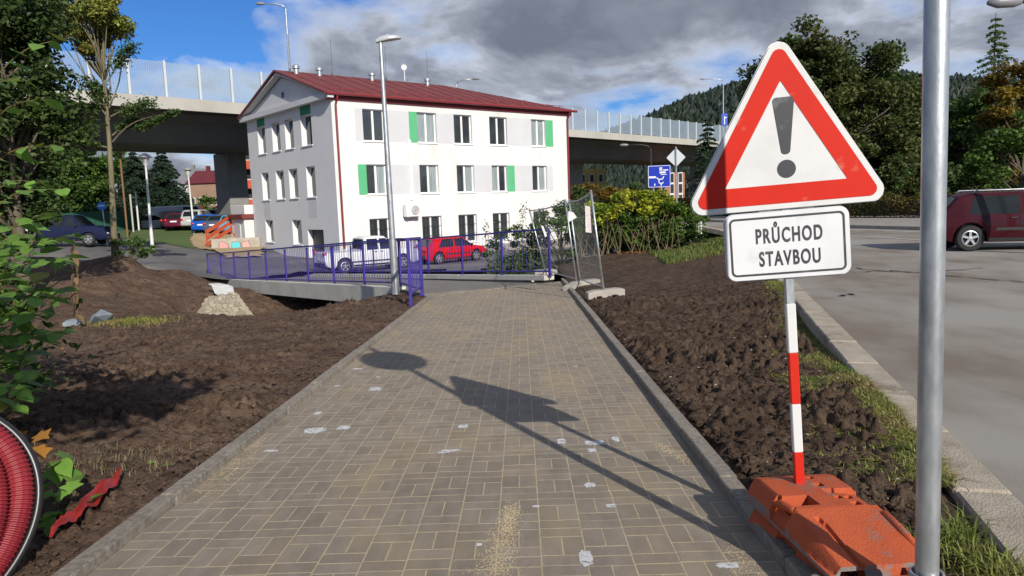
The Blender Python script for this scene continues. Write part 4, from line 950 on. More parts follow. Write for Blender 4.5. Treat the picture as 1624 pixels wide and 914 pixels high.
# ------------------------------------------------------------------ vehicles
m_tyre = M('tyre', (.018, .018, .018), .85); m_rim = M('alloy', (.50, .51, .52), .35, metal=.7); m_cglass = M('car_glass', (.012, .016, .018), .02, (.02, .024, .027), 1.5, spec=.35); m_trim = M('black_trim', (.02, .02, .022), .6)
m_tail = M('tail_lamp', (.42, .01, .012), .2); m_head = M('head_lamp', (.62, .64, .66), .1)
def car(name, loc, rz, label, colour, L=4.1, W=1.70, H=1.43, style='hatch', cat='car', group=None, detail=True, roofbars=False, rough=.35):
    root = empty(name, loc, rz, label, cat, group); paint = M('paint_' + name + '_%d' % (int(colour[0] * 900) + int(colour[2] * 97)), colour, .65, tuple(.85 * c for c in colour), 1.3, coat=.35, spec=.06, var2=tuple(.7 * c + .012 for c in colour), scale2=6., stops2=(.60, .85))
    hl = L / 2; bz = H * .60
    if style == 'van': prof = [(-hl, .75), (-hl + .03, H * .8), (-hl + .12, H * .97), (0, H), (hl - 1.55, H * .985), (hl - .95, H * .62), (hl - .25, H * .50), (hl, .55)]; bz = H * .56
    elif style == 'wagon': prof = [(-hl, .62), (-hl + .06, .95), (-hl + .42, H * .95), (-hl + .75, H), (.1, H), (.55, H * .965), (1.12, H * .655), (hl - .25, H * .56), (hl - .05, .60), (hl, .5)]
    elif style == 'sedan': prof = [(-hl, .6), (-hl + .08, H * .66), (-hl + .75, H * .68), (-hl + 1.35, H * .96), (-.1, H), (.35, H * .97), (1.1, H * .66), (hl - .3, H * .56), (hl, .5)]
    elif style == 'pickup': prof = [(-hl, .7), (-hl + .02, H * .60), (-.55, H * .60), (-.50, H * .95), (-.2, H), (.6, H * .985), (1.2, H * .64), (hl - .2, H * .57), (hl, .6)]; bz = H * .60
    else: prof = [(-hl, .55), (-hl + .05, .86), (-hl + .18, H * .64), (-hl + .70, H * .97), (-.2, H), (.45, H * .97), (1.12, H * .655), (hl - .28, H * .55), (hl - .03, .58), (hl, .48)]
    pxs, pzs = [p[0] for p in prof], [p[1] for p in prof]
    T = lambda x: float(np.interp(x, pxs, pzs)); wr = .315 * H / 1.43 if H < 1.7 else .36; xw = (-hl + L * (.155 if style == 'wagon' else .19), hl - L * .205); ra = wr + .05; zb0 = .22 if H < 1.6 else .30
    hw = lambda x: W / 2 * (1 - .16 * abs(x / hl) ** 5)
    def ring(x):
        t = T(x); B = min(t - .01, bz + .03 * (x / hl) * -1); w = hw(x); zb = zb0 + .10 * max(0, abs(x / hl) - .85) / .15
        for c in xw:
            if abs(x - c) < ra: zb = max(zb, math.sqrt(ra * ra - (x - c) ** 2) + wr * .98)
        k = max(0., (t - B) / max(.1, H - bz)); wt = w * (.965 - .20 * k); m1 = max(.40, zb + .02); m2 = max(.62, zb + .04)
        m2 = min(m2, B - .01); m1 = min(m1, m2 - .005)
        return [(w * .93, zb), (w * .985, m1), (w, m2), (w * .965, B), (wt, t - .07 * min(1, k * 2 + .15)), (wt * .86, t - .012), (0, t)]
    xs = sorted(set([round(v, 3) for v in np.linspace(-hl, hl, 33)] + [round(c + ra * math.cos(a), 3) for c in xw for a in np.linspace(0, math.pi, 11)] + [round(v, 3) for v in pxs])); V = []; F = []; n = 13
    for x in xs:
        r = ring(x); V += [(x, y, z) for y, z in r] + [(x, -y, z) for y, z in reversed(r[:-1])]
    for i in range(len(xs) - 1):
        for k in range(n): F.append((i * n + k, i * n + (k + 1) % n, (i + 1) * n + (k + 1) % n, (i + 1) * n + k))
    F += [tuple(range(n)), tuple((len(xs) - 1) * n + k for k in range(n))]
    b = MB(); b.add(V, F); body = b.build('body', paint, root, smooth=True, world=False, sharp=38)
    def side(x, z):
        r = ring(x); zs = [p[1] for p in r[:6]]; ys = [p[0] for p in r[:6]]; return float(np.interp(z, zs, ys))
    def patch(nm, poly_b, poly_t, mat, s, e=.006, par=root):
        """strip between a lower and an upper (x, z) polyline on the flank s"""
        b = MB(); k = 6; P = []; 
        for i in range(k + 1):
            for j in range(4):
                a = (poly_b[0][0] + (poly_b[1][0] - poly_b[0][0]) * i / k, poly_b[0][1] + (poly_b[1][1] - poly_b[0][1]) * i / k); c = (poly_t[0][0] + (poly_t[1][0] - poly_t[0][0]) * i / k, poly_t[0][1] + (poly_t[1][1] - poly_t[0][1]) * i / k)
                x = a[0] + (c[0] - a[0]) * j / 3; z = a[1] + (c[1] - a[1]) * j / 3; P.append((x, s * (side(x, z) + e), z))
        b.add(P, [(i * 4 + j, i * 4 + 4 + j, i * 4 + 5 + j, i * 4 + 1 + j) for i in range(k) for j in range(3)]); return b.build(nm, mat, par, smooth=True, world=False, fix=False)
    zt = H * .925; zl = bz + .035
    xa = {'van': -hl + 2.9, 'pickup': -.42}.get(style, -hl + (.80 if style == 'hatch' else .62)); tr = {'hatch': .34, 'sedan': .5, 'wagon': .12}.get(style, .06); xf = {'van': hl - 1.15, 'pickup': 1.02}.get(style, .98); xt = {'van': hl - 1.6, 'pickup': .62}.get(style, .50)
    if style == 'sedan': xa = -hl + 1.0
    xm = (xa + xf) / 2 - .08
    for s in (-1, 1):
        if style == 'van': patch('side_window', [(xa + .4, zl), (xf, zl)], [(xa + .42, zt), (xt, zt)], m_cglass, s)
        else:
            patch('side_window', [(xa, zl), (xm - .05, zl)], [(xa + tr, zt), (xm - .03, zt)], m_cglass, s); patch('side_window', [(xm + .05, zl), (xf, zl)], [(xm + .06, zt), (xt, zt)], m_cglass, s)
        if detail:
            for q, x in enumerate((xm, xf - .08, xa + .28)):
                b = MB(); z0 = .36 if q != 2 else wr * 2 + .08; b.tube([(x, s * (side(x, z) + .002), z) for z in np.linspace(z0, zl - .02, 7)], .0045, 4); b.build('door_seam', m_trim, root, world=False)
            for x in (xm - .16, xf - .95 if style == 'van' else xm + .16 + .55 * 0):
                b = MB(); xh = x if x < xm else xm + .9; zh = zl - .10; xh = xm - .18 if x < xm else xm + .12; b.bevbox((xh, s * (side(xh, zh) + .012), zh), (.16, .03, .035), .008); b.build('door_handle', m_trim, root, world=False)
            patch('rub_strip', [(-hl + .9, .50), (hl - .95, .50)], [(-hl + .9, .57), (hl - .95, .57)], m_trim, s, .012)
            patch('sill_trim', [(xw[0] + ra + .03, zb0 + .02), (xw[1] - ra - .03, zb0 + .02)], [(xw[0] + ra + .03, zb0 + .10), (xw[1] - ra - .03, zb0 + .10)], m_trim, s, .008)
            b = MB(); xq = xf - .10; b.bevbox((xq, s * (side(xq, zl) + .09), zl + .06), (.09, .17, .12), .02); b.build('mirror', m_trim, root, world=False)
        if roofbars:
            b = MB(); b.tube([(-hl + .75, s * W * .33, H - .03), (-hl + .82, s * W * .33, H + .035), (.2, s * W * .33, H + .035), (.3, s * W * .33, H - .03)], .018, 6); b.build('roof_rail', m_galv, root, world=False, smooth=True)
        b = MB(); zz = .80 if H < 1.7 else 1.0; yy = hw(hl * .95) * .80
        b.bevbox((-hl + .055, s * (hw(hl) - .10), zz), (.16, .20, .17 if style != 'van' else .4), .025); b.build('tail_light', m_tail, root, world=False, smooth=True, sharp=50)
        b = MB(); b.bevbox((hl - .10, s * (hw(hl) - .17), .66), (.20, .30, .14), .04); b.build('headlight', m_head, root, world=False, smooth=True, sharp=50)
    def cross(nm, x0, x1, k=.80):
        b = MB(); P = []
        for i in range(5):
            x = x0 + (x1 - x0) * i / 4; r = ring(x); w = r[5][0] * (.94 if k else 1)
            for j in range(7): y = -w + 2 * w * j / 6; P.append((x, y, T(x) - .012 * (abs(y) / w) + .008))
        b.add(P, [(i * 7 + j, i * 7 + 7 + j, i * 7 + 8 + j, i * 7 + 1 + j) for i in range(4) for j in range(6)]); b.build(nm, m_cglass, root, smooth=True, world=False, fix=False)
    ws = {'van': (hl - 1.50, hl - 1.0), 'pickup': (.66, 1.14)}.get(style, (.55, 1.06)); cross('windscreen', *ws)
    if style != 'van': cross('rear_window', *({'hatch': (-hl + .22, -hl + .62), 'wagon': (-hl + .12, -hl + .38), 'sedan': (-hl + .82, -hl + 1.28), 'pickup': (-.545, -.505)}[style]))
    for e, nm in ((-1, 'rear_bumper'), (1, 'front_bumper')):
        b = MB(); b.bevbox((e * (hl - .06), 0, .42), (.22, hw(hl) * 1.86, .24), .05); b.build(nm, m_trim if detail else paint, root, world=False, smooth=True, sharp=50)
    b = MB(); b.bevbox((-hl - .012, 0, .70), (.012, .50, .11), .003); b.build('number_plate', m_pvc, root, world=False)
    for x in xw:
        for s in (-1, 1):
            R = Matrix(((1, 0, 0), (0, 0, s), (0, 1, 0))); c = (x, s * (W / 2 - .115), wr)
            w_ = empty('wheel', c, parent=root); b = MB(); b.lathe([(wr * .62, -.10), (wr * .92, -.10), (wr, -.07), (wr, .07), (wr * .93, .10), (wr * .64, .105), (wr * .62, .07)], 24, (0, 0, 0), R, cap=False); b.build('tyre', m_tyre, w_, smooth=True, world=False, sharp=50)
            b = MB(); b.lathe([(wr * .63, .05), (wr * .63, .085), (wr * .55, .092), (wr * .54, .045)], 24, (0, 0, 0), R, cap=False)
            for k in range(5): an = 2 * math.pi * k / 5 + .3; b.box(R @ Vector((wr * .32 * math.cos(an), wr * .32 * math.sin(an), .07)), (wr * .52, wr * .17, .03), R @ Matrix.Rotation(an, 3, 'Z'))
            b.lathe([(wr * .15, .04), (wr * .15, .09), (.0, .095)], 12, (0, 0, 0), R); b.build('rim', m_rim, w_, world=False)
            b = MB(); b.lathe([(wr * .60, .0), (wr * .60, .02)], 20, (0, 0, 0), R); b.build('brake_disc', m_dark, w_, world=False)
    return root
pc = at(1497, 380, 18.2); car('passing_car', (pc.x + 2.02, 18.35, -.072), math.radians(-12), 'dark maroon estate car driving along the road at the right edge', (.045, .005, .009), 4.15, 1.64, 1.44, 'wagon', roofbars=True, rough=.38)
def ground_car(px, py, D, rz, *a, **k):
    p = at(px, py, D); z = hz(p.x, p.y) + .012; return car('parked_car' if 'name' not in k else k.pop('name'), (p.x, p.y, z), rz, *a, **k)
fa = math.atan2(BU.y, BU.x)
ground_car(714, 410, 41.6, fa, 'bright red hatchback parked in front of the white building', (.50, .006, .010), 4.25, 1.75, 1.47, 'hatch')
ground_car(585, 416, 36.3, fa - .12, 'white pickup parked behind the purple bridge railing', (.72, .73, .74), 5.0, 1.82, 1.72, 'pickup', name='parked_pickup', cat='pickup')
ground_car(110, 388, 42.5, math.radians(4), 'dark blue pickup parked beyond the leafy shrub and tree', (.012, .016, .05), 5.1, 1.85, 1.80, 'pickup', name='parked_pickup', cat='pickup')
g = 'cars parked beside the viaduct pier'
row = [(236, 352, 66, 200, 'white hatchback parked farthest along the lawn', (.6, .61, .62), 'hatch', 1.45), (283, 357, 63, 250, 'black estate car parked below the striped van', (.012, .013, .016), 'wagon', 1.62), (289, 360, 61.0, 252, 'small maroon hatchback parked by the sandy slope', (.12, .01, .03), 'hatch', 1.38), (316, 360, 61.0, 250, 'silver grey estate car parked behind the park lamp', (.42, .42, .41), 'wagon', 1.58), (334, 361.5, 58.6, 248, 'bright blue hatchback parked next to the silver car', (.01, .09, .42), 'hatch', 1.50), (353, 362, 57.4, 247, 'slate grey car parked above the orange stair railing', (.07, .10, .15), 'sedan', 1.45), (377, 361, 57.0, 247, 'light blue car parked against the white annex', (.10, .34, .52), 'hatch', 1.48), (342, 348, 68.5, 245, 'black off-road car parked behind the row at the pier', (.01, .01, .012), 'wagon', 1.75)]
for px, py, D, a, lab, colr, st, hh in row: ground_car(px, py, D, math.radians(a - 180 + 25), lab, colr, 4.2, 1.75, hh, st, group=g, detail=False)
vn = ground_car(292, 351, 72, math.radians(8), 'long grey camper van with yellow stripes behind the parked cars', (.55, .56, .57), 6.2, 2.0, 2.45, 'van', name='camper_van', cat='van', detail=False)
for k in range(4):
    b = MB(); b.bar((-2.4 + k * .12, -1.02, 1.15 + k * .22), (-.4 + k * .3, -1.02, 1.35 + k * .22), .012, .09); b.build('stripe', M('ochre_stripe', (.45, .30, .10), .5), vn, world=False)
b = MB()
for k in range(7): b.box((.9 + k * .17, -1.005, 1.45), (.11, .012, .22))
b.build('side_lettering', m_trim, vn, world=False)

# ------------------------------------------------------------------ road signs in the distance
def dist_signs():
    D = 33; base = at(1046, 330, D); base.z = hz(base.x, base.y); c = at(1045.5, 280, D); root = empty('direction_sign', base, label='square blue direction sign with white roundabout arrows above the bush', cat='road sign')
    n = (CAMPOS - c); n.z = 0; n.normalize(); s = Vector((-n.y, n.x, 0)); f = lambda u, v, d: c + s * u + Vector((0, 0, v)) + n * d
    b = MB(); b.prism(rounded([(-.5, -.49), (.5, -.49), (.5, .49), (-.5, .49)], .04), f, 0, .03); b.build('sign_panel', M('signal_blue', (.012, .035, .40), .4), root)
    b = MB(); o = rounded([(-.485, -.475), (.485, -.475), (.485, .475), (-.485, .475)], .035); i = rounded([(-.465, -.455), (.465, -.455), (.465, .455), (-.465, .455)], .03); k = len(o); b.add([f(u, v, .033) for u, v in o + i], [(q, (q + 1) % k, (q + 1) % k + k, q + k) for q in range(k)]); b.build('white_border', m_pvc, root)
    b = MB(); ring = [(.08 + .1 * math.cos(t * math.pi / 10), -.22 + .1 * math.sin(t * math.pi / 10)) for t in range(3, 20)]
    for q in range(len(ring) - 1):
        a, c2 = ring[q], ring[q + 1]; b.bar(f(*a, .034), f(*c2, .034), .045, .006, n)
    for a, c2 in (((.0, -.15), (-.12, -.05)), ((.14, -.13), (.2, .0)), ((.08, -.32), (.08, -.42))): b.bar(f(*a, .034), f(*c2, .034), .045, .006, n)
    b.build('roundabout_arrow', m_pvc, root)
    for u, v, w, hh in ((.15, .17, .26, .08), (-.30, -.03, .30, .085)):
        b = MB(); b.prism([(u - w / 2, v - hh / 2), (u + w / 2, v - hh / 2), (u + w / 2, v + hh / 2), (u - w / 2, v + hh / 2)], f, .03, .035); b.build('place_name_panel', m_pvc, root)
    for u, v, w, hh in ((.07, .36, .13, .06), (.07, .28, .13, .05), (.28, .27, .22, .05), (.16, .08, .2, .03), (.3, .08, .06, .03), (-.2, -.36, .05, .09)):
        b = MB(); b.box(f(u, v, .033), (w, .004, hh), Matrix((s, n, Vector((0, 0, 1)))).transposed()); b.build('place_name', m_pvc, root)
    for q in (-.25, .25):
        b = MB(); b.tube([f(q, .4, -.05), Vector((f(q, 0, -.05).x, f(q, 0, -.05).y, base.z))], .035, 8); b.build('post', m_galv, root)
    base = at(1074, 330, D); base.z = hz(base.x, base.y) - .05; c = at(1072, 250, D); root = empty('diamond_sign', base, label='diamond shaped road sign seen from its pale back above the bush', cat='road sign'); f2 = lambda u, v, d: c + s * u + Vector((0, 0, v)) + n * d
    b = MB(); b.prism(rounded([(0, -.42), (.42, 0), (0, .42), (-.42, 0)], .05), f2, 0, .02); b.build('sign_panel', M('sign_back_pale', (.62, .64, .66), .4, metal=.2), root)
    b = MB(); b.tube([base, f2(0, .47, .06)], .035, 8); b.build('post', m_galv, root)
    # blue round sign on the left
    D = 43; c = at(161, 327, D); base = Vector((c.x + .1, c.y, hz(c.x, c.y))); root = empty('round_sign', base, label='round blue sign with white marks near the green fence', cat='road sign'); b = MB(); R = (CAMPOS - c).normalized().to_track_quat('Z', 'Y').to_matrix(); b.lathe([(.235, 0), (.235, .02), (0, .021)], 24, c, R); b.build('sign_disc', M('sign_cyan_blue', (.01, .16, .55), .4), root)
    b = MB()
    for k in range(4): b.box(c + R @ Vector((-.12 + k * .08, .0 + .03 * (k % 2), .024)), (.05, .09, .006), R)
    b.build('white_marks', m_pvc, root); b = MB(); b.tube([base, c + Vector((0, .04, .2))], .03, 8); b.build('post', m_galv, root)
    # white roadside railing at the far end of the verge
    a, e = at(1066, 352, 33), at(1112, 357, 30.5); a.z = hz(a.x, a.y) + .0; e.z = -.06; root = empty('barrier_rail', a, label='low white railing of upright bars behind the bush by the road', cat='railing'); N = 11
    for k in range(N + 1):
        p = a.lerp(e, k / N); b = MB(); b.bevbox(p + Vector((0, 0, .5)), (.06, .05, 1.0), .006); b.build('bar', M('off_white_paint', (.62, .62, .56), .5), root)
    b = MB(); b.bar(a + Vector((0, 0, 1.02)), e + Vector((0, 0, 1.02)), .07, .06); b.build('top_rail', M('dull_steel', (.18, .17, .17), .6), root)
dist_signs()
# ------------------------------------------------------------------ annex, stairs, far buildings
def annex():
    c = at(397, 372, 50.5); root = empty('annex', (c.x, c.y, ZG), label='small white entrance annex with red roof edge beside the gable', cat='annex'); R = Matrix((BU, BV, Vector((0, 0, 1)))).transposed()
    z0 = hz(c.x, c.y) - .6; zt = at(397, 347, 50.5).z; b = MB(); b.bevbox((c.x, c.y, (z0 + zt) / 2), (1.6, 2.4, zt - z0), .02, R); b.build('wall', m_plast, root)
    b = MB(); b.bevbox((c.x, c.y, zt + .16), (2.0, 2.8, .30), .03, R); b.build('roof_edge', m_roof, root); b = MB(); b.bevbox((c.x + .1, c.y, zt + .62), (1.7, 2.5, .62), .02, R); b.build('parapet', m_plast, root)
    b = MB(); p = c - BU * .82; b.bevbox((p.x, p.y, z0 + 1.5), (.06, 1.0, 2.3), .01, R); b.build('door', m_gplast, root)
    # orange stair railing
    o = at(328, 388, 49); a0, a1 = at(328, 386, 49), at(384, 349, 52); rail = empty('stair_railing', a0, label='orange sloping stair railing of wide boards beside the annex', cat='railing'); m_or = M('orange_board', (.48, .085, .03), .6, (.36, .06, .025), 3.)
    for k in range(3):
        dz = Vector((0, 0, .42 * k - .1)); b = MB(); b.bar(a0 + dz, a1 + dz, .05, .24); b.build('board', m_or, rail)
    for k in range(4):
        p = a0.lerp(a1, k / 3); b = MB(); b.bar(p + Vector((0, 0, -.9)), p + Vector((0, 0, .9)), .07); b.build('post', m_or, rail)
    rail2 = empty('stair_railing', a0 + Vector((1.2, 1.2, 0)), label='second orange stair railing behind the first one', cat='railing')
    for k in range(2):
        dz = Vector((1.3, 1.5, .42 * k + .0)); b = MB(); b.bar(a0 + dz, a1 + dz, .05, .24); b.build('board', m_or, rail2)
    st = empty('stone_steps', a0 + Vector((0, 0, -1)), label='rough concrete steps climbing under the orange railing', cat='steps')
    for k in range(9):
        p = a0.lerp(a1, (k + .5) / 9); b = MB(); b.bevbox((p.x + .5, p.y + .4, p.z - 1.0), (1.0, 1.9, .9), .03); b.build('step', M('step_concrete', (.35, .31, .25), .9, (.25, .21, .17), 2., bump=.5), st)
    # graffiti wall
    c = at(375, 396, 48.2); w = empty('graffiti_wall', c, label='low grey wall with pink and turquoise graffiti below the orange railing', cat='wall'); b = MB(); t = BU; b.bevbox(c, (3.0, .3, 1.5), .02, Matrix((Vector((.96, .28, 0)), Vector((-.28, .96, 0)), Vector((0, 0, 1)))).transposed()); b.build('wall', M('grey_wall', (.42, .38, .31), .9, (.33, .29, .24), 2., bump=.4), w)
    n = Vector((.28, -.96, 0)); s = Vector((.96, .28, 0))
    for u, col, wd in ((-.75, (.55, .28, .28), .6), (.0, (.10, .50, .55), .55), (.62, (.58, .33, .30), .5)):
        r = random.Random(int(u * 100)); b = MB(); pts = []
        for k in range(12): an = 2 * math.pi * k / 12; q = r.uniform(.75, 1.05); pts.append((u + wd * .55 * math.copysign(abs(math.cos(an)) ** .5, math.cos(an)) * q, .1 + .5 * math.copysign(abs(math.sin(an)) ** .5, math.sin(an)) * q))
        b.prism(pts, lambda a, v, d: c + s * a + Vector((0, 0, v)) + n * d, .15, .156); b.build('graffiti_letter', M('spray_%d' % int(u * 100), col, .8), w)
        b = MB(); k2 = len(pts)
        for q in range(k2): a_, e_ = pts[q], pts[(q + 1) % k2]; b.bar(c + s * a_[0] + Vector((0, 0, a_[1])) + n * .158, c + s * e_[0] + Vector((0, 0, e_[1])) + n * .158, .03, .012)
        b.build('graffiti_outline', m_dark, w)
annex()
def house(px0, px1, pyb, pye, pyr, D, label, wallc, roofc, name='house', flat=False, wins=(3, 2), chim=2, depth=9.):
    a, c = at(px0, pyb, D), at(px1, pyb, D); ze = at((px0 + px1) / 2, pye, D).z; zr = at((px0 + px1) / 2, pyr, D + depth / 2).z; z0 = -1.5
    root = empty(name, (a.x, D, z0), label=label, cat='building'); mw = M(name + label[:9], wallc, .9, tuple(.85 * q for q in wallc), .4); mr = M('roof_' + label[:9], roofc, .7, tuple(.75 * q for q in roofc), .8)
    w = c.x - a.x; b = MB(); b.box(((a.x + c.x) / 2, D + depth / 2, (z0 + ze) / 2), (w, depth, ze - z0)); b.build('wall', mw, root)
    if not flat:
        b = MB(); o = .4; b.add([(a.x - o, D - o, ze + .02), (c.x + o, D - o, ze + .02), (c.x + o, D + depth + o, ze + .02), (a.x - o, D + depth + o, ze + .02), (a.x - o, D + depth / 2, zr), (c.x + o, D + depth / 2, zr)], [(0, 1, 5, 4), (2, 3, 4, 5), (0, 4, 3), (1, 2, 5), (3, 2, 1, 0)]); rf = b.build('roof', mr, root)
        for k in range(chim):
            b = MB(); b.box((a.x + w * (.3 + .4 * k), D + depth / 2 + .5, zr + .2), (.6, .6, 1.3)); b.build('chimney', mr, rf)
    nx, nz = wins
    for i in range(nx):
        for j in range(nz):
            u = a.x + w * (i + .5) / nx; z = ze - (ze - max(z0, .5)) * (j + .5) / nz; ww = min(1.2, w / nx * .5); b = MB(); b.box((u, D - .02, z), (ww, .08, 1.4)); wo = b.build('window', m_pvc, root); b = MB(); b.box((u, D - .07, z), (ww * .8, .04, 1.2)); b.build('pane', m_glass, wo)
    return root
house(300, 352, 318, 291, 271, 128, 'brick house with dark red roof beyond the spruces', (.28, .18, .12), (.13, .015, .02), wins=(4, 1))
house(284, 318, 318, 292, 268, 150, 'pale gabled house behind the dark red roofed one', (.50, .50, .50), (.20, .20, .21), wins=(3, 1), chim=1)
def tower():
    D = 95; a, c = at(388, 330, D), at(420, 330, D); root = empty('apartment_block', (a.x, D, 0), label='orange and white balcony block showing behind the viaduct pier', cat='building'); b = MB(); b.box(((a.x + c.x) / 2 + 2, D + 5, 6.5), (c.x - a.x + 4, 10, 15)); b.build('wall', M('block_cream', (.55, .50, .42), .9), root); fl = 2.45
    for k in range(6):
        b = MB(); b.box(((a.x + c.x) / 2 + .5, D - .6, .1 + k * fl), (c.x - a.x + 1, 1.2, 1.05)); b.build('balcony', M('block_orange', (.50, .10, .045), .8, (.42, .08, .04), 1.), root)
        for q in range(3): b = MB(); b.box((a.x + .9 + q * 1.1, D - .02, 1.4 + k * fl), (.7, .06, 1.1)); b.build('window', m_glass, root)
tower()
house(918, 960, 300, 268, 262, 118, 'yellow building seen under the viaduct by the white block', (.50, .38, .12), (.3, .1, .08), flat=True, wins=(3, 2))
house(1046, 1086, 318, 274, 270, 100, 'orange brick building under the viaduct near the blue sign', (.42, .16, .08), (.3, .1, .08), flat=True, wins=(3, 3))
def fence_green():
    root = empty('green_fence', at(40, 372, 52), label='long green mesh fence at the back of the parking area', cat='fence'); a, c = at(-20, 372, 50), at(222, 352, 64); m = M('green_fence_mesh', (.02, .09, .06), .7, (.03, .12, .08), 3.); N = 14
    for k in range(N):
        p, q = a.lerp(c, k / N), a.lerp(c, (k + 1) / N - .004); p.z = hz(p.x, p.y); q.z = hz(q.x, q.y); b = MB(); b.bar(p + Vector((0, 0, .85)), q + Vector((0, 0, .85)), .03, 1.7); b.build('panel', m, root); b = MB(); b.bar(p, p + Vector((0, 0, 1.9)), .06); b.build('post', m, root)
    for px, D, hh, lab, col in ((212, 58, 3.0, 'pale concrete pole beside the lawn', (.42, .40, .36)), (202, 54, 8.3, 'rusty brown pole rising before the spruces', (.20, .10, .05)), (221, 60, 3.2, 'white marker post near the park lamp', (.6, .6, .58)), (43, 40, 3.4, 'thin pale post above the dark pickup', (.5, .5, .5))):
        p = at(px, 370, D); p.z = hz(p.x, p.y) - .1; b = MB(); b.tube([p, p + Vector((0, 0, hh))], .07, 8); b.lathe([(.09, hh), (.09, hh + .06), (.02, hh + .1)], 8, p); tag(b.build('pole', M('pole_%d' % px, col, .8)), lab, 'pole')
fence_green()

# ------------------------------------------------------------------ coil of corrugated duct, red membrane, stones
def coil():
    m_red = M('red_duct', (.21, .012, .020), .6, (.27, .018, .028), 6., bump=.1); m_bl = M('black_pipe', (.016, .016, .018), .35)
    c = Vector((-2.62, 2.95, .28)); ax = Vector((.62, -.74, .42)).normalized(); e1 = Vector((0, 0, 1)); e1 = (e1 - ax * e1.dot(ax)).normalized(); e2 = ax.cross(e1)
    def loop(name, R, off, r, mat, corr, label, sq=1.0):
        n = 560 if corr else 90; pts = []; rad = []
        for k in range(n): an = 2 * math.pi * k / (n - 1); pts.append(c + ax * (off + .03 * math.sin(an / 2)) + (e1 * math.sin(an) + e2 * math.cos(an)) * (R + .012 * math.sin(3 * an + off * 20))); rad.append(r * (1 + (.075 if (k // 2) % 2 else -.075)) if corr else r)
        b = MB(); b.tube(pts, rad, 14, cap=False); tag(b.build(name, mat, smooth=not corr), label, 'duct' if corr else 'pipe', 'coiled ducts by the path')
    loop('corrugated_duct', .435, .00, .055, m_red, True, 'outermost red corrugated duct of the coil by the path corner'); loop('corrugated_duct', .345, .055, .055, m_red, True, 'middle red corrugated duct of the coil by the path corner')
    loop('corrugated_duct', .225, .09, .055, m_red, True, 'innermost red corrugated duct of the coil by the path corner')
    loop('black_pipe', .505, -.02, .019, m_bl, False, 'black plastic pipe around the outside of the red duct coil'); loop('black_pipe', .280, .125, .019, m_bl, False, 'black plastic pipe between the red ducts of the coil')
    up = [(88, 862), (122, 838), (152, 800), (196, 769)]; lo = [(80, 884), (125, 856), (158, 826), (192, 786)]; nu, nv = 26, 9; X = np.zeros((nu, nv)); Y = X.copy(); Z = X.copy()
    def pl(l, t): q = t * (len(l) - 1); j = min(int(q), len(l) - 2); return (l[j][0] + (l[j + 1][0] - l[j][0]) * (q - j), l[j][1] + (l[j + 1][1] - l[j][1]) * (q - j))
    for i in range(nu):
        A_, B_ = pl(up, i / (nu - 1)), pl(lo, i / (nu - 1)); pa, pb = hit(*A_), hit(*B_)
        for j in range(nv): p = pa.lerp(pb, j / (nv - 1)); X[i, j] = min(p.x, kl(p.y) - .015); Y[i, j] = p.y; Z[i, j] = hz(p.x, p.y) + .045
    w_ = fbm(X * 9, Y * 9, 4, 77); Z += .07 * w_ + .02 * np.abs(np.sin(X * 31 + Y * 17)); me = grid_mesh('plastic_membrane', X, Y, Z); me.materials.append(M('red_membrane', (.36, .018, .013), .5, (.24, .014, .010), 9., bump=.5, bscale=22))
    tag(link('plastic_membrane', me), 'crumpled red plastic membrane lying along the left path kerb', 'membrane')
coil()
def stones():
    m_r = M('grey_stone', (.22, .21, .20), .85, (.32, .30, .27), 6., bump=.6, bscale=30, rnd=.15); sh = rocks(6, 40); r = random.Random(6)
    def stone(p, s, label, mat=m_r, grp='loose stones on the soil'):
        V, F = sh[r.randrange(6)]; me = raw_mesh('stone', V * np.array([s, s * .8, s * .6]), F); o = link('stone', me, mat); o.location = p + Vector((0, 0, s * .3)); o.rotation_euler = (0, 0, r.uniform(0, 6)); tag(o, label, 'stone', grp)
    m_sl = M('blue_slate', (.16, .19, .22), .8, (.22, .25, .28), 4., bump=.4); m_wh = M('pale_stone', (.55, .52, .47), .85, (.42, .38, .32), 8., bump=.5)
    stone(at(162, 505, 13.6) - Vector((0, 0, .1)), .36, 'large blue grey stone on the soil beside the withered stalk', m_sl); stone(at(118, 512, 13.2) - Vector((0, 0, .1)), .22, 'smaller blue grey stone left of the withered stalk', m_sl)
    for px, py, s, lab in ((262, 672, .05, 'pale stone on the soil below the leaf shadow'), (292, 708, .03, 'small white pebble near the left path kerb'), (215, 652, .03, 'thin pale chip on the soil near the shadow'), (162, 618, .02, 'white pebble inside the leaf shadow on the soil')): stone(hit(px, py), s, lab, m_wh)
    for px, py, s, lab in ((1398, 774, .055, 'fist sized grey stone beside the rubber base'), (1510, 885, .045, 'pale stone on the soil right of the pole foot'), (1308, 742, .022, 'white pebble behind the rubber base'), (1220, 678, .02, 'small white pebble amid the clods left of the post'), (1110, 547, .025, 'white pebble in the middle of the dug verge'), (1172, 570, .035, 'flat pale stone on the dug verge near the grass')): 
        p = hit(px, py); p.z += .05; stone(p, s, lab, m_wh if 'white' in lab or 'pale' in lab else m_r)
stones()
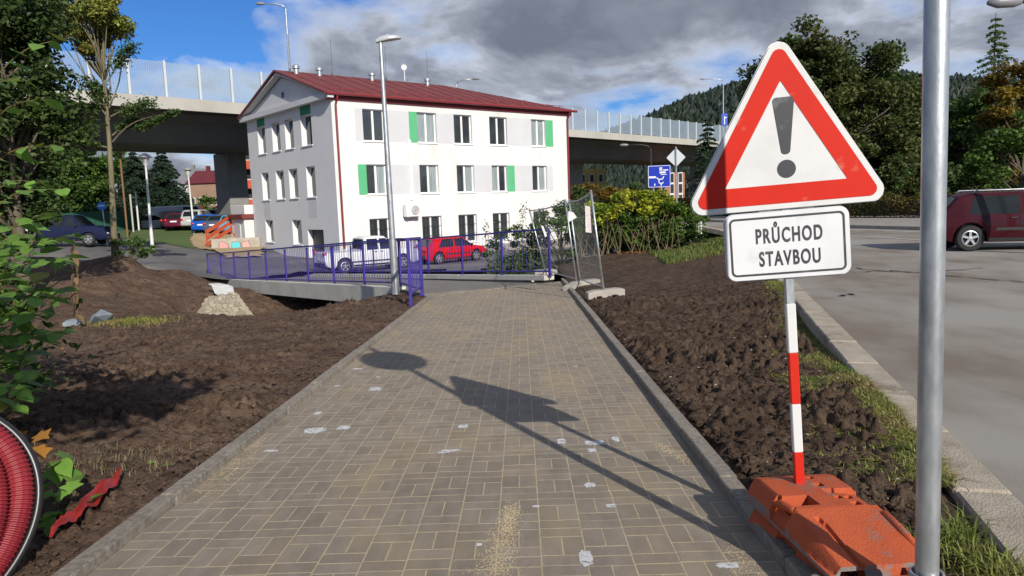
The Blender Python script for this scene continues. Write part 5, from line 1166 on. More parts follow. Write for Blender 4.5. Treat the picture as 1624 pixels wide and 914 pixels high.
# ------------------------------------------------------------------ foliage
def leaf_mesh(name, C, size, seed=0, aspect=.6, up=.5, spread=.35, droop=None):
    """folded four-sided leaves at centres C with random turn; tint is stored per leaf"""
    r = np.random.default_rng(seed); n = len(C); C = np.asarray(C, float)
    nrm = r.normal(0, 1, (n, 3)); nrm[:, 2] = np.abs(nrm[:, 2]) + up; nrm /= np.linalg.norm(nrm, axis=1)[:, None]
    t = r.normal(0, 1, (n, 3)); t -= nrm * (t * nrm).sum(1)[:, None]; t /= np.linalg.norm(t, axis=1)[:, None] + 1e-9; b = np.cross(nrm, t)
    s = size * r.uniform(1 - spread, 1 + spread, n)[:, None]
    V = np.empty((n, 4, 3)); V[:, 0] = C - t * s * .5; V[:, 1] = C + b * s * aspect * .5 + nrm * s * .08; V[:, 2] = C + t * s * .5; V[:, 3] = C - b * s * aspect * .5 + nrm * s * .08
    Q = np.arange(n * 4).reshape(n, 4); return raw_mesh(name, V.reshape(-1, 3), Q, tint=np.repeat(r.random(n), 4))
def leafmat(name, c, c2, scale=.5, c3=None, tr=.28, tint=.45): return M(name, c, .55, c2, scale, tint=tint, transl=tr, spec=.3, stops=(.4, .6), detail=3., var2=c3, scale2=scale * .6, stops2=(.5, .62))
m_bark = M('bark', (.085, .065, .045), .9, (.14, .12, .08), 5., bump=1., bscale=20, stretch=(1, 1, .25)); m_bark2 = M('greenish_bark', (.13, .11, .06), .9, (.20, .18, .11), 7., bump=.9, bscale=22, stretch=(1, 1, .2))
def limb(b, a, c, r0, r1, rnd, n=6, sag=.12, k=6):
    a, c = Vector(a), Vector(c); L = (c - a).length; o = Vector((rnd.uniform(-1, 1), rnd.uniform(-1, 1), rnd.uniform(-.2, 1))) * L * sag; pts = [a.lerp(c, t / k) + o * math.sin(math.pi * t / k) for t in range(k + 1)]; b.tube(pts, [r0 + (r1 - r0) * t / k for t in range(k + 1)], n); return pts
def tree(name, base, H, crown, mat, label, seed, leaves=9000, size=.16, trunk_r=.16, bark=m_bark, clumps=40, clump_r=.55, cat='tree', group=None, lean=(0, 0), up=.4, aspect=.65, hollow=.55, trunk_to=None):
    """crown: list of ellipsoids (dx, dy, z, rx, ry, rz) relative to the base"""
    rnd = random.Random(seed); r = np.random.default_rng(seed); base = Vector(base); root = empty(name, base, label=label, cat=cat, group=group)
    b = MB(); top = base + Vector((lean[0], lean[1], trunk_to or H * .85)); k = 9
    sp = [base.lerp(top, t / k) + Vector((.006 * H * math.sin(t * 1.1 + seed), .006 * H * math.sin(t * .9 + seed * 2), 0)) * (t / k) for t in range(k + 1)]; sp[0].z -= .2
    b.tube(sp, [trunk_r * (1.25 if t == 0 else 1 - .8 * t / k) for t in range(k + 1)], 9)
    cl = []; vol = [c[3] * c[4] * c[5] for c in crown]; tot = sum(vol)
    for c, v in zip(crown, vol):
        for _ in range(max(3, int(clumps * v / tot))):
            d = r.normal(0, 1, 3); d /= np.linalg.norm(d); q = (hollow + (1 - hollow) * r.random()) ; cl.append((base.x + c[0] + d[0] * c[3] * q, base.y + c[1] + d[1] * c[4] * q, base.z + c[2] + d[2] * c[5] * q))
    for i, c in enumerate(cl):
        if i % 2 == 0:
            zt = min(max((c[2] - base.z - 1.0) / (H * .85), .12), .97) * (H * .85 / (trunk_to or H * .85)); j = min(int(zt * k * .85), k - 1); limb(b, sp[j], c, trunk_r * (.42 - .3 * j / k), .012, rnd, 5, .10, 5)
    b.build('trunk', bark, root, smooth=True, fix=False)
    per = max(1, leaves // len(cl)); P = []
    for c in cl:
        m = int(per * r.uniform(.5, 1.5)); cr = clump_r * r.uniform(.6, 1.35); g = r.normal(0, 1, (m, 3)); g /= np.linalg.norm(g, axis=1)[:, None] + 1e-9; g *= (r.random((m, 1)) ** .5) * cr; g[:, 2] *= .65; P.append(np.array(c) + g)
    P = np.concatenate(P) - np.array(base); me = leaf_mesh(name + '_crown', P, size, seed, aspect, up); me.materials.append(mat); link('crown', me, None, root); return root
def conifer(base, H, R, mat, label, seed, n=15000, size=.22, group=None, start=.06):
    r = np.random.default_rng(seed); base = Vector(base); root = empty('spruce_tree', base, label=label, cat='tree', group=group); b = MB(); b.tube([base - Vector((0, 0, .2)), base + Vector((0, 0, H))], [H * .014, .02], 8); P = []; W = int(H * 2.6)
    for w in range(W):
        f = start + (1 - start) * (w / W); z = H * f; L = R * (1 - f) ** .85 + .12; nb = 7 + int(5 * (1 - f))
        for k in range(nb):
            a = r.uniform(0, 6.28); l = L * r.uniform(.7, 1.1); d = np.array([math.cos(a), math.sin(a), 0]); e = np.array([d[0] * l, d[1] * l, z - .22 * l + .10 * l]);
            if k % 2 == 0: b.tube([base + Vector((0, 0, z)), base + Vector(tuple(e))], [.03, .008], 4, cap=False)
            m = int(n / (W * nb) * (.4 + 1.2 * l / R)) + 2; t = r.random(m) ** .7; side = np.array([-d[1], d[0], 0]); pts = np.outer(t, e - [0, 0, z]) + [0, 0, z] + np.outer(r.normal(0, .16 * l, m) * (1 - .5 * t), side) + np.stack([0 * t, 0 * t, -.25 * l * np.abs(r.normal(0, .35, m)) - .2 * l * t * t], 1); P.append(pts)
    b.build('trunk', m_bark, root, fix=False); me = leaf_mesh('spruce_crown', np.concatenate(P), size, seed, .42, .3); me.materials.append(mat); link('crown', me, None, root); return root
gdark = leafmat('dark_leaf', (.038, .066, .018), (.066, .104, .026)); gmid = leafmat('mid_leaf', (.055, .11, .018), (.08, .14, .024), .35); gdeep = leafmat('deep_leaf', (.045, .086, .020), (.072, .118, .028), .4); gbrown = leafmat('tired_leaf', (.066, .092, .024), (.100, .108, .030), .45, (.052, .090, .022)); gyel = leafmat('yellowing_leaf', (.30, .30, .06), (.17, .22, .045), .7, (.26, .21, .045)); gaut = leafmat('autumn_leaf', (.20, .12, .018), (.10, .085, .018), .5, (.24, .17, .02)); gspr = leafmat('spruce_needle', (.014, .034, .018), (.024, .048, .024), .8, tr=.1); glime = leafmat('lime_leaf', (.36, .37, .03), (.20, .28, .03), .8, (.12, .19, .025)); gbush = leafmat('bush_leaf', (.085, .16, .022), (.055, .10, .018), .9)
def gp(px, D, py=360): p = at(px, py, D); return Vector((p.x, p.y, hz(p.x, p.y)))
# --- left edge
tree('broadleaf_tree', gp(28, 21), 11, [(-1.0, 0, 5.6, 3.1, 2.6, 2.9), (-1.3, .2, 3.2, 1.9, 2.0, 1.9), (-1.2, 0, 8.0, 3.0, 2.2, 2.2)], gdark, 'big dark leafy tree at the top left corner', 3, 40000, .17, .2, clumps=150, clump_r=.68)
tb = gp(183, 30, 405); tree('young_tree', tb, 11.5, [(-.4, 0, 9.9, 1.9, 1.5, 1.6), (.5, 0, 8.7, 1.3, 1.0, .9), (-.7, .3, 11.2, 2.1, 1.5, 1.0), (-1.7, 0, 9.6, 1.2, 1.2, 1.2)], gyel, 'slender tree with yellowing crown on the soil bank', 5, 34000, .15, .135, m_bark2, 80, .48, lean=(.42, 0), trunk_to=10.4)
# lower green sprays of the slender tree belong to its crown
def low_sprays():
    root = [o for o in COL.objects if o.name == 'young_tree'][0]; r = np.random.default_rng(8); rnd = random.Random(4); b = MB(); P = []
    for (px0, py0, px1, py1, w) in ((172, 190, 140, 130, .5), (174, 185, 235, 165, .6), (176, 215, 215, 190, .4), (177, 225, 272, 180, .35), (172, 170, 120, 170, .45), (168, 130, 205, 75, .5), (166, 120, 130, 60, .5), (176, 235, 130, 225, .25), (174, 160, 155, 140, .5)):
        a, c = at(px0 + 2, py0, 30), at(px1, py1, 30 + rnd.uniform(-.8, .8)); pts = limb(b, a, c, .035, .008, rnd, 5, .08, 6)
        for t in np.linspace(.45, 1.05, 7): q = a.lerp(c, t); m = 100; P.append(np.array(q) + r.normal(0, w * .33, (m, 3)) * [1, 1, .6])
    b.build('branch', m_bark2, root, fix=False); me = leaf_mesh('lower_crown', np.concatenate(P) - np.array(root.location), .12, 9, .6, .4); me.materials.append(gdeep); link('crown', me, None, root)
low_sprays()
for i, (px, D, H, rx, mat, lab) in enumerate(((52, 84, 12., 5.2, gdeep, 'leafy tree behind the dark pickup at the back of the parking area'), (108, 86, 12., 5.4, gmid, 'bright green leafy tree behind the round blue sign'), (158, 90, 12., 5.4, gmid, 'green leafy tree behind the slender trunk'), (4, 80, 12, 5.4, gdark, 'shady tree behind the big dark tree at the left edge'), (194, 98, 11, 4.2, gdeep, 'darker tree filling the gap before the spruces'))):
    tree('broadleaf_tree', gp(px, D), H, [(0, 0, H * .55, rx, rx * .8, H * .36), (0, 0, H * .28, rx * .9, rx * .7, H * .2)], mat, lab, 20 + i, 14000, .42, .22, clumps=70, clump_r=1.3)
conifer(gp(222, 80), 9.0, 5.2, gspr, 'left spruce of the pair under the viaduct', 31, 26000, .3); conifer(gp(266, 82), 9.2, 5.2, gspr, 'right spruce of the pair under the viaduct', 32, 26000, .3)
for i, (px, D, H, rx, lab) in enumerate(((312, 96, 4.2, 3.2, 'rounded bush behind the silver car'), (338, 92, 4.8, 2.6, 'bush beside the pale side of the viaduct pier'), (285, 98, 3.8, 3., 'dark bush at the foot of the right spruce'), (150, 64, 2.2, 4.0, 'low hedge like bush behind the round blue sign'))):
    tree('shrub', gp(px, D), H, [(0, 0, H * .5, rx, rx * .7, H * .45)], gmid if i < 2 else gdeep, lab, 40 + i, 3500, .36, .1, clumps=24, clump_r=.9, cat='bush')
# --- right side
tree('chestnut_tree', gp(1310, 43), 12.2, [(-1.3, 0, 8.4, 3.2, 3., 3.0), (.7, 0, 9.0, 2.8, 2.5, 2.6), (2.6, 0, 6.2, 3.0, 3., 2.8), (-1.6, 0, 4.4, 3.2, 2.6, 3.2), (2., 0, 3.2, 3.8, 3, 2.6)], gbrown, 'tall tree with tired brownish leaves behind the triangular sign', 51, 76000, .23, .3, clumps=300, clump_r=.80)
tree('broadleaf_tree', gp(1405, 46), 9.8, [(0, 0, 5.4, 3.2, 3., 3.6), (0, 0, 2.4, 3.4, 3., 1.9)], gdark, 'dense dark tree between the sign and the steel pole', 52, 40000, .27, .25, clumps=80, clump_r=.85)
tree('broadleaf_tree', gp(1530, 50), 8.6, [(0, 0, 5.0, 3.4, 3., 3.0), (-.5, 0, 2.2, 3.6, 3., 1.8)], gmid, 'green leafy tree just right of the steel pole', 53, 36000, .27, .24, clumps=74, clump_r=.85)
conifer(gp(1566, 47), 12.4, 3.2, gbush, 'tall thin topped tree rising above the others on the right', 54, 7000, .22)
tree('autumn_tree', gp(1632, 42), 9.4, [(0, 0, 6.0, 2.5, 2.4, 2.7), (.3, 0, 3.2, 2.4, 2.2, 1.8)], gaut, 'golden autumn tree at the right edge', 55, 20000, .24, .22, clumps=62, clump_r=.72)
tree('broadleaf_tree', gp(1618, 36), 5.0, [(0, 0, 2.6, 2.8, 2.0, 2.0)], gbush, 'bushy green tree behind the maroon car', 56, 7000, .24, .2, clumps=40, clump_r=.75)
tree('broadleaf_tree', gp(1478, 55), 8.4, [(0, 0, 4.8, 3.4, 3., 3.3)], gdeep, 'dark leafy tree hidden behind the steel pole', 57, 24000, .28, .24, clumps=50, clump_r=.9)
conifer(gp(1123, 62), 8.6, 2.6, gspr, 'dark conifer in front of the viaduct left of the sign', 58, 9000, .24)
tree('broadleaf_tree', gp(1180, 70), 7.5, [(0, 0, 3.8, 3.0, 2.5, 3.2)], gdeep, 'dark tree partly behind the left corner of the triangle', 59, 6000, .3, .2, clumps=36, clump_r=.9)
for i, (px, D, H, rx, mat, lab) in enumerate(((938, 72, 4.6, 3.2, gaut, 'russet shrub under the viaduct beside the white building'), (985, 76, 4.2, 3.4, gdeep, 'dark shrub under the viaduct behind the lime bush'), (915, 66, 3.6, 2.2, gdeep, 'dark shrub at the right end of the white building'), (1010, 70, 3.4, 2.6, gaut, 'brown shrub left of the blue direction sign'), (1088, 58, 2.0, 2.2, gaut, 'low reddish shrub behind the diamond sign'), (1140, 52, 1.6, 2.6, gdeep, 'low dark shrub beyond the white railing'))):
    tree('shrub', gp(px, D), H, [(0, 0, H * .5, rx, rx * .7, H * .45)], mat, lab, 70 + i, 4200, .26, .09, clumps=30, clump_r=.62, cat='bush')
# big lime green bush and the tangle behind the fence
tree('lime_bush', gp(1005, 25.5), 2.5, [(.1, 0, 1.7, 1.25, .9, .62), (1.0, .2, 1.4, 1.1, .8, .55), (-1.0, 0, 1.35, .8, .7, .5)], glime, 'yellow green leafy bush behind the mesh fence', 81, 8500, .13, .04, clumps=80, clump_r=.26, cat='bush', up=.8)
tree('bush', gp(1045, 25.2), 2.1, [(0, 0, .95, 1.7, .8, .9), (-.9, 0, .8, 1.2, .6, .7)], gbush, 'green bush running down towards the white railing', 82, 11000, .12, .04, clumps=110, clump_r=.28, cat='bush', up=.8)
tree('bush', gp(890, 26), 2.6, [(0, 0, 1.3, 1.3, 1.2, 1.25), (-1.6, 1.5, .8, 1.3, 1.2, .8)], gbush, 'tangled green bush seen through the mesh fence', 83, 9000, .10, .05, clumps=85, clump_r=.28, cat='bush')
tree('bush', gp(985, 25.8), 1.8, [(0, 0, .75, 2.1, .6, .75)], gdark, 'dark bush under the lime leaves beside the fence', 84, 9000, .12, .04, clumps=90, clump_r=.26, cat='bush')
def canes():
    root = empty('dry_canes', gp(985, 24.2), label='thicket of bare brown canes under the lime bush', cat='canes'); rnd = random.Random(9); r0 = root.location; m = M('dry_cane', (.13, .085, .05), .9, (.2, .15, .09), 4.)
    for k in range(46):
        a = r0 + Vector((rnd.uniform(-1.5, 2.0), rnd.uniform(-.4, .8), -.05)); c = a + Vector((rnd.uniform(-.6, .6), rnd.uniform(-.3, .3), rnd.uniform(.7, 1.5))); b = MB(); limb(b, a, c, .013, .005, rnd, 4, .12, 4); b.build('cane', m, root, fix=False)
canes()
def weeds():
    root = empty('weed_plant', gp(745, 30), label='tall thin weeds before the white wall behind the far railing', cat='plant'); r = np.random.default_rng(4); P = []; b = MB(); rnd = random.Random(3)
    for k in range(34):
        px = rnd.uniform(768, 858); D = rnd.uniform(25, 29); a = gp(px, D); hh = rnd.uniform(.6, 1.3) if k > 4 else rnd.uniform(2.3, 2.9); c = a + Vector((rnd.uniform(-.15, .15), 0, hh)); limb(b, a, c, .012, .004, rnd, 4, .03, 4)
        for t in np.linspace(.2, 1, int(12 + 12 * hh)): P.append(np.array(a.lerp(c, t)) + r.normal(0, .07 + .03 * (1 - t), (4, 3)))
    b.build('stem', m_bark, root, fix=False); me = leaf_mesh('weed_leaves', np.concatenate(P) - np.array(root.location), .11, 5, .4, .3); me.materials.append(gdeep); link('foliage', me, None, root)
weeds()
# hedge along the far pavement
def hedge():
    g0 = np.random.default_rng(5); a, c = Vector((14.9 + 2.6, 41.5, .07)), Vector((26.5, 26.5, .07)); n = 16000; t = g0.random(n); s = (c - a).normalized(); o = Vector((-s.y, s.x, 0)); u = g0.uniform(-.7, .7, n); z = .05 + 1.15 * g0.random(n) ** .7
    f = np.clip(1.1 - np.abs(u) * .4, .3, 1); P = np.stack([a.x + (c.x - a.x) * t + o.x * u, a.y + (c.y - a.y) * t + o.y * u, .07 + z * f * (.95 + .12 * np.sin(t * 60))], 1); root = empty('hedge', a, label='clipped bronze green hedge along the far pavement', cat='hedge')
    me = leaf_mesh('hedge_leaves', P - np.array(a), .12, 6, .6, .6); me.materials.append(leafmat('hedge_leaf', (.10, .085, .018), (.055, .075, .016), .9, (.14, .10, .02))); link('foliage', me, None, root); b = MB()
    for k in range(60): p = a.lerp(c, (k + .5) / 60); b.tube([p, p + Vector((0, 0, .9))], .02, 4)
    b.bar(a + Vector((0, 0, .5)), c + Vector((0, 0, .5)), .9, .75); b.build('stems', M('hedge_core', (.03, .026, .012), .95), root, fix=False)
hedge()

# ------------------------------------------------------------------ grass
def grass_tufts(name, pts, hgt, mat, label, seed, lean=.5, w=.004):
    r = np.random.default_rng(seed); n = len(pts); P = np.asarray(pts, float); a = r.uniform(0, 6.28, n); hh = hgt * r.uniform(.4, 1.25, n); l = lean * r.random(n) * hh; d = np.stack([np.cos(a), np.sin(a), 0 * a], 1); s = np.stack([-np.sin(a), np.cos(a), 0 * a], 1) * (w * r.uniform(.6, 1.4, n))[:, None]
    V = np.empty((n, 5, 3)); V[:, 0] = P - s; V[:, 1] = P + s; mid = P + d * (l * .35)[:, None]; mid[:, 2] += hh * .6; V[:, 2] = mid + s * .8; V[:, 3] = mid - s * .8; tip = P + d * l[:, None]; tip[:, 2] += hh * (1 - .25 * l / (hh + 1e-6)); V[:, 4] = tip
    i = np.arange(n)[:, None] * 5; F = np.concatenate([i + [0, 1, 2], i + [0, 2, 3], i + [3, 2, 4]]); o = link(name, raw_mesh(name, V.reshape(-1, 3), F, tint=np.repeat(r.random(n), 5)), mat); tag(o, label, 'grass', kind='stuff'); return o
gg = leafmat('grass_blade', (.13, .17, .03), (.24, .23, .06), 2.2, (.27, .21, .08), tr=.25, tint=.5)
def grasses():
    r = np.random.default_rng(12)
    def strip(n, y0, y1, w0, w1, k=1.0):
        y = r.uniform(y0, y1, n); c = np.clip(fbm(y * 1.3, y * 0 + 3, 3, 5), 0, 1); u = r.random(n) ** 1.3 * (w0 + (w1 - w0) * (y - y0) / (y1 - y0)) * (.5 + c); x = rk(y) - u + .03; keep = (fbm(x * 5, y * 5, 3, 8) > .36 + .25 * u); return np.stack([x, y, h(x, y) + .035], 1)[keep]
    grass_tufts('grass', np.concatenate([strip(44000, 3.7, 9.5, .7, .75), strip(9000, 9.5, 13.5, .45, .3)]), .06, gg, 'uneven grass strip between the dug soil and the road kerb', 21, 2.6, .0045)
    q = []
    for cx, cy, s, n in ((1.80, 2.95, .06, 200), (1.85, 2.72, .08, 300), (1.86, 2.55, .07, 200), (1.95, 3.1, .04, 90)): q.append(np.stack([r.normal(cx, s, n), r.normal(cy, s, n), np.full(n, -.05)], 1))
    grass_tufts('grass', np.concatenate(q), .14, gg, 'clump of tall grass right of the steel pole foot', 22, 1.3, .0035)
    n = 9000; x = r.uniform(4.5, 9.5, n); y = 22 + (x - 4) * .7 + r.uniform(-1.2, 1.5, n); grass_tufts('grass', np.stack([x, y, h(x, y) + .03], 1), .16, leafmat('verge_grass', (.10, .15, .03), (.16, .18, .05), 1.2), 'green grass at the far end of the dug verge', 23, .6, .012)
    n = 3000; c = hit(190, 517); x = r.normal(c.x, .42, n); y = r.normal(c.y - .1, .22, n); grass_tufts('grass', np.stack([x, y, h(x, y) + .02], 1), .10, gg, 'patch of grass on the soil beside the blue grey stones', 24, .8, .006)
    n = 420; c = Vector((-2.55, 4.7)); x = r.normal(-2.75, .3, n); y = r.normal(4.75, .22, n); x = np.minimum(x, kl(y) - .05); grass_tufts('dry_grass', np.stack([x, y, h(x, y) + .02], 1), .07, leafmat('straw', (.20, .16, .09), (.12, .10, .05), 3.), 'dry straw and roots on the soil beside the left kerb', 25, 1.3, .0035)
    n = 1800; y = r.uniform(24, 27.5, n); x = rk(y) - r.uniform(.0, 4.5, n); o = leaf_mesh('fallen_leaves', np.stack([x, y, h(x, y) + .06], 1), .14, 7, .7, 2.); o.materials.append(leafmat('fallen_leaf', (.20, .07, .03), (.26, .12, .04), 2.)); tag(link('fallen_leaves', o), 'rusty fallen leaves at the far edge of the dug verge', 'leaves', kind='stuff')
grasses()
# ------------------------------------------------------------------ big-leaved shrub on the left: every leaf an object
def leaf_shape(name, L, W, mat, lobes=0, fold=.12, curl=.12):
    n = 9; V = []; F = []
    for i in range(n):
        t = i / (n - 1); w = W * .5 * (math.sin(math.pi * min(1, t * .9 + .1)) ** .7) * (1 - t ** 3 * .85) * (1 + (.38 * math.cos(t * lobes * math.pi * 2) if lobes else 0)); z = -curl * L * t * t
        V += [(t * L, -w, z + fold * w), (t * L, 0, z), (t * L, w, z + fold * w)]
    for i in range(n - 1):
        for k in range(2): F.append((i * 3 + k, i * 3 + 3 + k, i * 3 + 4 + k, i * 3 + 1 + k))
    me = raw_mesh(name, V, F, True); me.materials.append(mat); return me
mk_leaf = M('knotweed_leaf', (.19, .34, .06), .5, (.13, .26, .04), 14., transl=.35, rnd=.30, spec=.35); mk_yel = M('knotweed_leaf_yellow', (.24, .24, .03), .5, (.14, .17, .025), 14., transl=.35, rnd=.2); mk_brn = M('withered_leaf', (.20, .135, .065), .85, (.13, .08, .035), 12., transl=.15, rnd=.2); mk_or = M('orange_leaf', (.42, .17, .02), .6, (.30, .16, .03), 12., transl=.3, rnd=.15)
LEAF = [leaf_shape('leaf', 1, .78, mk_leaf), leaf_shape('leaf', 1, .66, mk_leaf, curl=.2), leaf_shape('leaf', 1, .72, mk_yel, curl=.05)]; LBRN = leaf_shape('leaf', 1, .55, mk_brn, curl=.35, fold=.4); LORG = leaf_shape('leaf', 1, .95, mk_or, lobes=2, curl=.1); LIVY = leaf_shape('leaf', 1, .9, mk_leaf, lobes=2)
m_stem = M('green_stem', (.10, .11, .03), .6, (.13, .08, .03), 4.)
def put_leaf(root, me, p, d, size, rnd, up=Vector((0, 0, 1))):
    d = d.normalized(); s = up.cross(d); s = s.normalized() if s.length > .01 else Vector((1, 0, 0)); u = d.cross(s); R = Matrix((d, s, u)).transposed() @ Matrix.Rotation(rnd.uniform(-.5, .5), 3, 'X')
    o = link('leaf', me, None, root); o.matrix_local = Matrix.Translation(Vector(p) - offset_of(root)) @ R.to_4x4() @ Matrix.Scale(size, 4); return o
def spray(root, pts, n, size, rnd, shapes, stem_r=.006, start=.3):
    b = MB(); pts = [Vector(p) for p in pts]; k = 14; m = len(pts) - 1; path_ = []
    for i in range(k + 1):
        t = i / k * m; j = min(int(t), m - 1); path_.append(pts[j].lerp(pts[j + 1], t - j))
    for _ in range(2): path_ = [path_[0]] + [(path_[i - 1] + path_[i] * 2 + path_[i + 1]) / 4 for i in range(1, k)] + [path_[-1]]
    b.tube(path_, [stem_r * (1.3 - i / k) for i in range(k + 1)], 5); b.build('stem', m_stem, root, fix=False)
    for i in range(n):
        t = start + (1 - start) * (i + .5) / n; j = min(int(t * k), k - 1); p = path_[j].lerp(path_[j + 1], t * k - j); tg = (path_[j + 1] - path_[j]).normalized(); s = tg.cross(Vector((0, 0, 1))); s = s.normalized() if s.length > .01 else Vector((1, 0, 0))
        d = tg * rnd.uniform(.2, .7) + s * (1 if i % 2 else -1) * rnd.uniform(.6, 1.1) + Vector((0, 0, rnd.uniform(-.5, .15))); put_leaf(root, rnd.choice(shapes), p, d, size * rnd.uniform(.7, 1.2), rnd)
def left_shrub():
    rnd = random.Random(21); root = empty('big_leaved_shrub', (-3.9, 5.4, hz(-3.9, 5.4)), label='tall big-leaved green shrub along the left edge above the soil', cat='shrub'); B = Vector((-3.95, 5.4, hz(-4, 5.4)))
    # sprays seen against the dark tree
    for (x0, y0, x1, y1, D, n) in ((-40, 120, 118, 58, 5.2, 9), (-40, 150, 46, 128, 5.0, 5), (-40, 190, 80, 158, 5.3, 7), (-50, 260, 100, 232, 5.0, 10), (-50, 330, 105, 300, 4.9, 10), (-40, 300, 70, 290, 5.4, 7)):
        a = at(x0, y0 + 40, D); c = at(x1, y1, D); mid = a.lerp(c, .5) + Vector((0, 0, .14)); spray(root, [Vector((-4.3, D + .3, a.z - 1.0)), a, mid, c], n, .135, rnd, LEAF if y0 < 200 else LEAF[:2] * 3 + LEAF[2:], start=.42)
    # dense lower mass
    for k in range(20):
        y1 = 340 + k * 15; D = rnd.uniform(4.5, 5.9); x1 = rnd.uniform(50, 118) if y1 < 560 else rnd.uniform(20, 62); c = at(x1, y1 + rnd.uniform(-14, 14), D); a = Vector((-4.35 + rnd.uniform(-.2, .1), D + rnd.uniform(0, .7), max(hz(-4.2, D), c.z - rnd.uniform(.3, .9)))); spray(root, [a, a.lerp(c, .5) + Vector((0, 0, .16)), c], 11, .15, rnd, LEAF[:2] * 4 + LEAF[2:], start=.25)
    for k in range(5): c = at(rnd.uniform(0, 40), 620 + k * 6, 4.8); put_leaf(root, LEAF[0], c, Vector((1, -.4, -.3)), .13, rnd)
    me = leaf_mesh('inner_leaves', np.stack([np.random.default_rng(3).normal(-5.0, .35, 2600), np.random.default_rng(4).uniform(4.6, 7.2, 2600), np.random.default_rng(5).uniform(-.1, 1.35, 2600)], 1) - np.array(root.location), .12, 4, .7, .5); me.materials.append(gbush); o = link('inner_foliage', me, None, root); tag(o, kind='stuff')
    # arching canes overhead, out of the picture, that shade the soil
    root2 = empty('arching_shrub', (-3.1, 3.0, hz(-3.1, 3)), label='arching leafy shrub beside the camera whose shadow falls on the soil', cat='shrub')
    for k in range(9):
        a = Vector((-3.1 + rnd.uniform(-.3, .2), 2.6 + rnd.uniform(-.4, .3), -.05)); c = Vector((-1.1 + rnd.uniform(-.6, .5), 1.4 + rnd.uniform(-.5, .4), 2.80 + rnd.uniform(0, .25))); spray(root2, [a, Vector((-3.0, 2.2, 1.9)), Vector((-2.4, 1.8, 2.9)), c], 17, .17, rnd, LEAF[:2], start=.45)
    q_ = np.random.default_rng(17); me = leaf_mesh('arching_foliage', np.stack([-1.2 + .36 * q_.normal(0, 1, 1500).clip(-1.7, 1.6), 1.3 + .5 * q_.normal(0, 1, 1500).clip(-2, 2), 2.95 + .12 * q_.normal(0, 1, 1500).clip(-1, 3)], 1) - np.array(root2.location), .13, 3, .75, 1.5); me.materials.append(gbush); tag(link('arching_foliage', me, None, root2), kind='stuff')
    for k in range(7):
        a = Vector((-3.1, 3.3, -.05)); c = Vector((-2.9 + rnd.uniform(-.4, .12), 3.55 + rnd.uniform(-.5, .3), 1.2 + rnd.uniform(0, 1.0))); spray(root2, [a, Vector((-3.2, 3.4, .8)), c], 14, .15, rnd, LEAF[:2], start=.3)
left_shrub()
def small_plants():
    rnd = random.Random(5); root = empty('withered_stalk', at(122, 508, 12.8), label='withered brown stalk hung with dry curled leaves', cat='plant'); a, c = at(122, 508, 12.8), at(117, 380, 12.6); b = MB(); b.tube([a, a.lerp(c, .5) + Vector((.05, 0, 0)), c], [.018, .014, .008], 6); b.build('stem', mk_brn, root, fix=False)
    for k in range(19): p = a.lerp(c, .06 + .9 * k / 19); put_leaf(root, LBRN, p, Vector((rnd.choice((-1, 1)) * rnd.uniform(.5, 1.2), rnd.uniform(-1, .3), -.9)), rnd.uniform(.13, .21), rnd)
    root = empty('creeping_plant', at(110, 800, 3.9), label='low green lobed plant growing beside the red membrane', cat='plant')
    for (x0, y0, x1, y1, D, n) in ((70, 850, 120, 760, 3.75, 8), (80, 860, 150, 790, 3.8, 8), (60, 820, 95, 720, 3.9, 7), (70, 840, 85, 830, 3.6, 6)):
        a, c = at(x0, y0, D), at(x1, y1, D); spray(root, [a, a.lerp(c, .5) + Vector((0, 0, .06)), c], n, .10, rnd, [LIVY, LIVY, LEAF[0]], .004, .15)
    for px, py in ((82, 742), (96, 730), (110, 745)): put_leaf(root, LEAF[1], at(px, py, 3.9), Vector((.6, -.6, -.3)), .15, rnd)
    root = empty('maple_seedling', at(60, 720, 3.9), label='small maple seedling with orange leaves beside the duct coil', cat='plant'); b = MB(); b.tube([at(62, 770, 3.9), at(55, 700, 3.9)], .004, 5); b.build('stem', m_stem, root, fix=False)
    for px, py, d in ((40, 688, (-.3, -.5, .1)), (58, 690, (.8, -.4, .0)), (60, 708, (.7, -.6, -.5)), (36, 705, (-.8, -.3, -.3))): put_leaf(root, LORG if px > 38 else LEAF[2], at(px, py, 3.9), Vector(d), .105, rnd)
    root = empty('trailing_weed', hit(160, 745), label='trailing weed with a few green leaves on the straw', cat='plant')
    for px, py in ((150, 742), (160, 748), (170, 744), (178, 750), (235, 742), (246, 738), (258, 745)): p = hit(px, py); p.z += .03; put_leaf(root, LEAF[1], p, Vector((rnd.uniform(-1, 1), -.5, .1)), .08, rnd)
    for px, py, sz, me_, lab in ((97, 558, .05, LORG, 'small orange fallen leaf in the leaf shadow on the soil'), (288, 682, .04, LORG, 'orange fallen leaf near the left path kerb'), (324, 666, .03, LORG, 'tiny orange leaf scrap by the kerb on the soil'), (430, 493, .09, LEAF[2], 'yellow fallen leaf on the soil below the bridge'), (340, 515, .05, LEAF[2], 'small yellow fallen leaf on the soil left of the bridge'), (198, 722, .03, LORG, 'tiny orange leaf near the straw')):
        p = hit(px, py); o = link('fallen_leaf', me_); o.location = p + Vector((0, 0, .05)); o.scale = (sz,) * 3; o.rotation_euler = (.3, .2, rnd.uniform(0, 6)); tag(o, lab, 'leaf')
small_plants()
tree('rose_shrub', at(205, 410, 30), .9, [(0, 0, .45, .9, .6, .4), (.6, 0, .25, .7, .5, .25)], gbush, 'low thorny shrub at the foot of the slender tree', 91, 900, .12, .03, clumps=22, clump_r=.2, cat='bush')
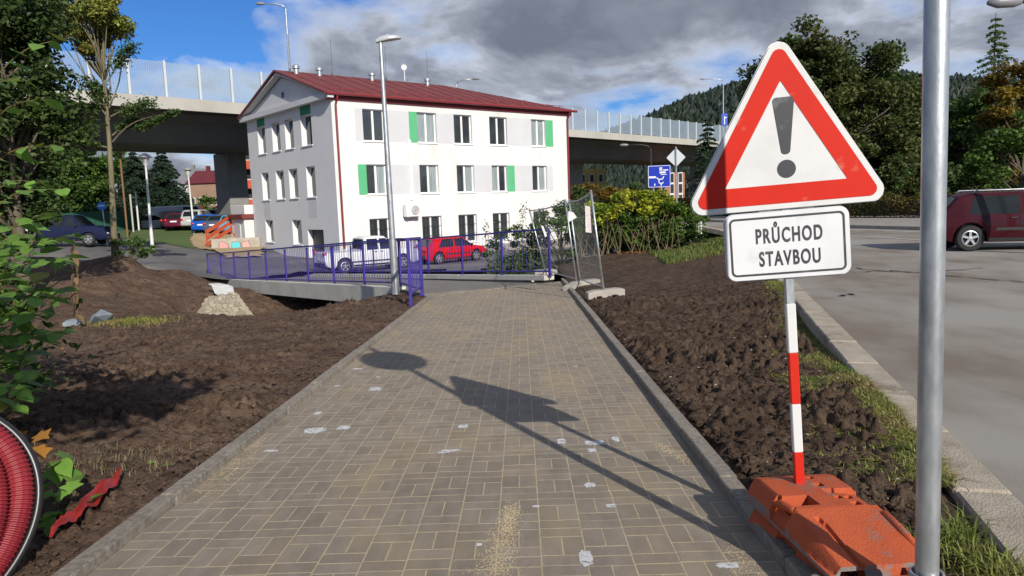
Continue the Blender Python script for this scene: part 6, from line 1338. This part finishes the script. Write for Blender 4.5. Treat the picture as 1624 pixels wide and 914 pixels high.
# ------------------------------------------------------------------ wooded hill
def hill():
    g0 = np.random.default_rng(2); x = np.linspace(-60, 1100, 130); y = np.linspace(520, 1300, 60); X, Y = np.meshgrid(x, y)
    ang = X / Y; prof = np.interp(ang, [-.05, .10, .145, .19, .24, .30, .36, .44, .52, .58, .66, .9], [40, 66, 78, 92, 108, 122, 130, 134, 130, 124, 118, 90]); k = np.clip((Y - 520) / 330, 0, 1); Z = prof * (k * k * (3 - 2 * k)) * (Y / 850) ** .3 - 6 + 5 * fbm(X * .02, Y * .02, 3, 3); Z = np.where(Y > 900, Z - (Y - 900) * .12, Z)
    tag(link('hill', grid_mesh('hill', X, Y, Z), M('hill_forest_floor', (.014, .026, .012), .95)), kind='structure')
    n = 15000; px = g0.uniform(60, 800, n); py = g0.uniform(560, 900, n); a = px / py; pr = np.interp(a, [-.05, .10, .145, .19, .24, .30, .36, .44, .52, .58, .66, .9], [40, 66, 78, 92, 108, 122, 130, 134, 130, 124, 118, 90]); kk = np.clip((py - 520) / 330, 0, 1); pz = pr * (kk * kk * (3 - 2 * kk)) * (py / 850) ** .3 - 6 + 5 * fbm(px * .02, py * .02, 3, 3)
    hh = g0.uniform(4.5, 9.5, n) * g0.choice([1., 1., 1.25], n); rr = hh * g0.uniform(.28, .6, n); m = 6; V = np.empty((n, 2 * m + 1, 3)); rot = g0.uniform(0, 6.28, n)
    for j in range(m):
        an = rot + 2 * math.pi * j / m; q = rr * g0.uniform(.7, 1.2, n); V[:, j] = np.stack([px + q * np.cos(an), py + q * np.sin(an), pz + hh * .05], 1); V[:, m + j] = np.stack([px + q * .62 * np.cos(an + .4), py + q * .62 * np.sin(an + .4), pz + hh * .55], 1)
    V[:, 2 * m] = np.stack([px, py, pz + hh], 1); i = np.arange(n)[:, None] * (2 * m + 1); F = []
    for j in range(m): k2 = (j + 1) % m; F += [i + [j, k2, m + k2], i + [j, m + k2, m + j], i + [m + j, m + k2, 2 * m]]
    tag(link('forest', raw_mesh('forest', V.reshape(-1, 3), np.concatenate(F), tint=np.repeat(g0.random(n), 2 * m + 1)), leafmat('forest_green', (.009, .018, .012), (.015, .025, .011), .01, tr=0, tint=.35)), 'dark conifer forest covering the far hill', 'forest', kind='stuff')
hill()
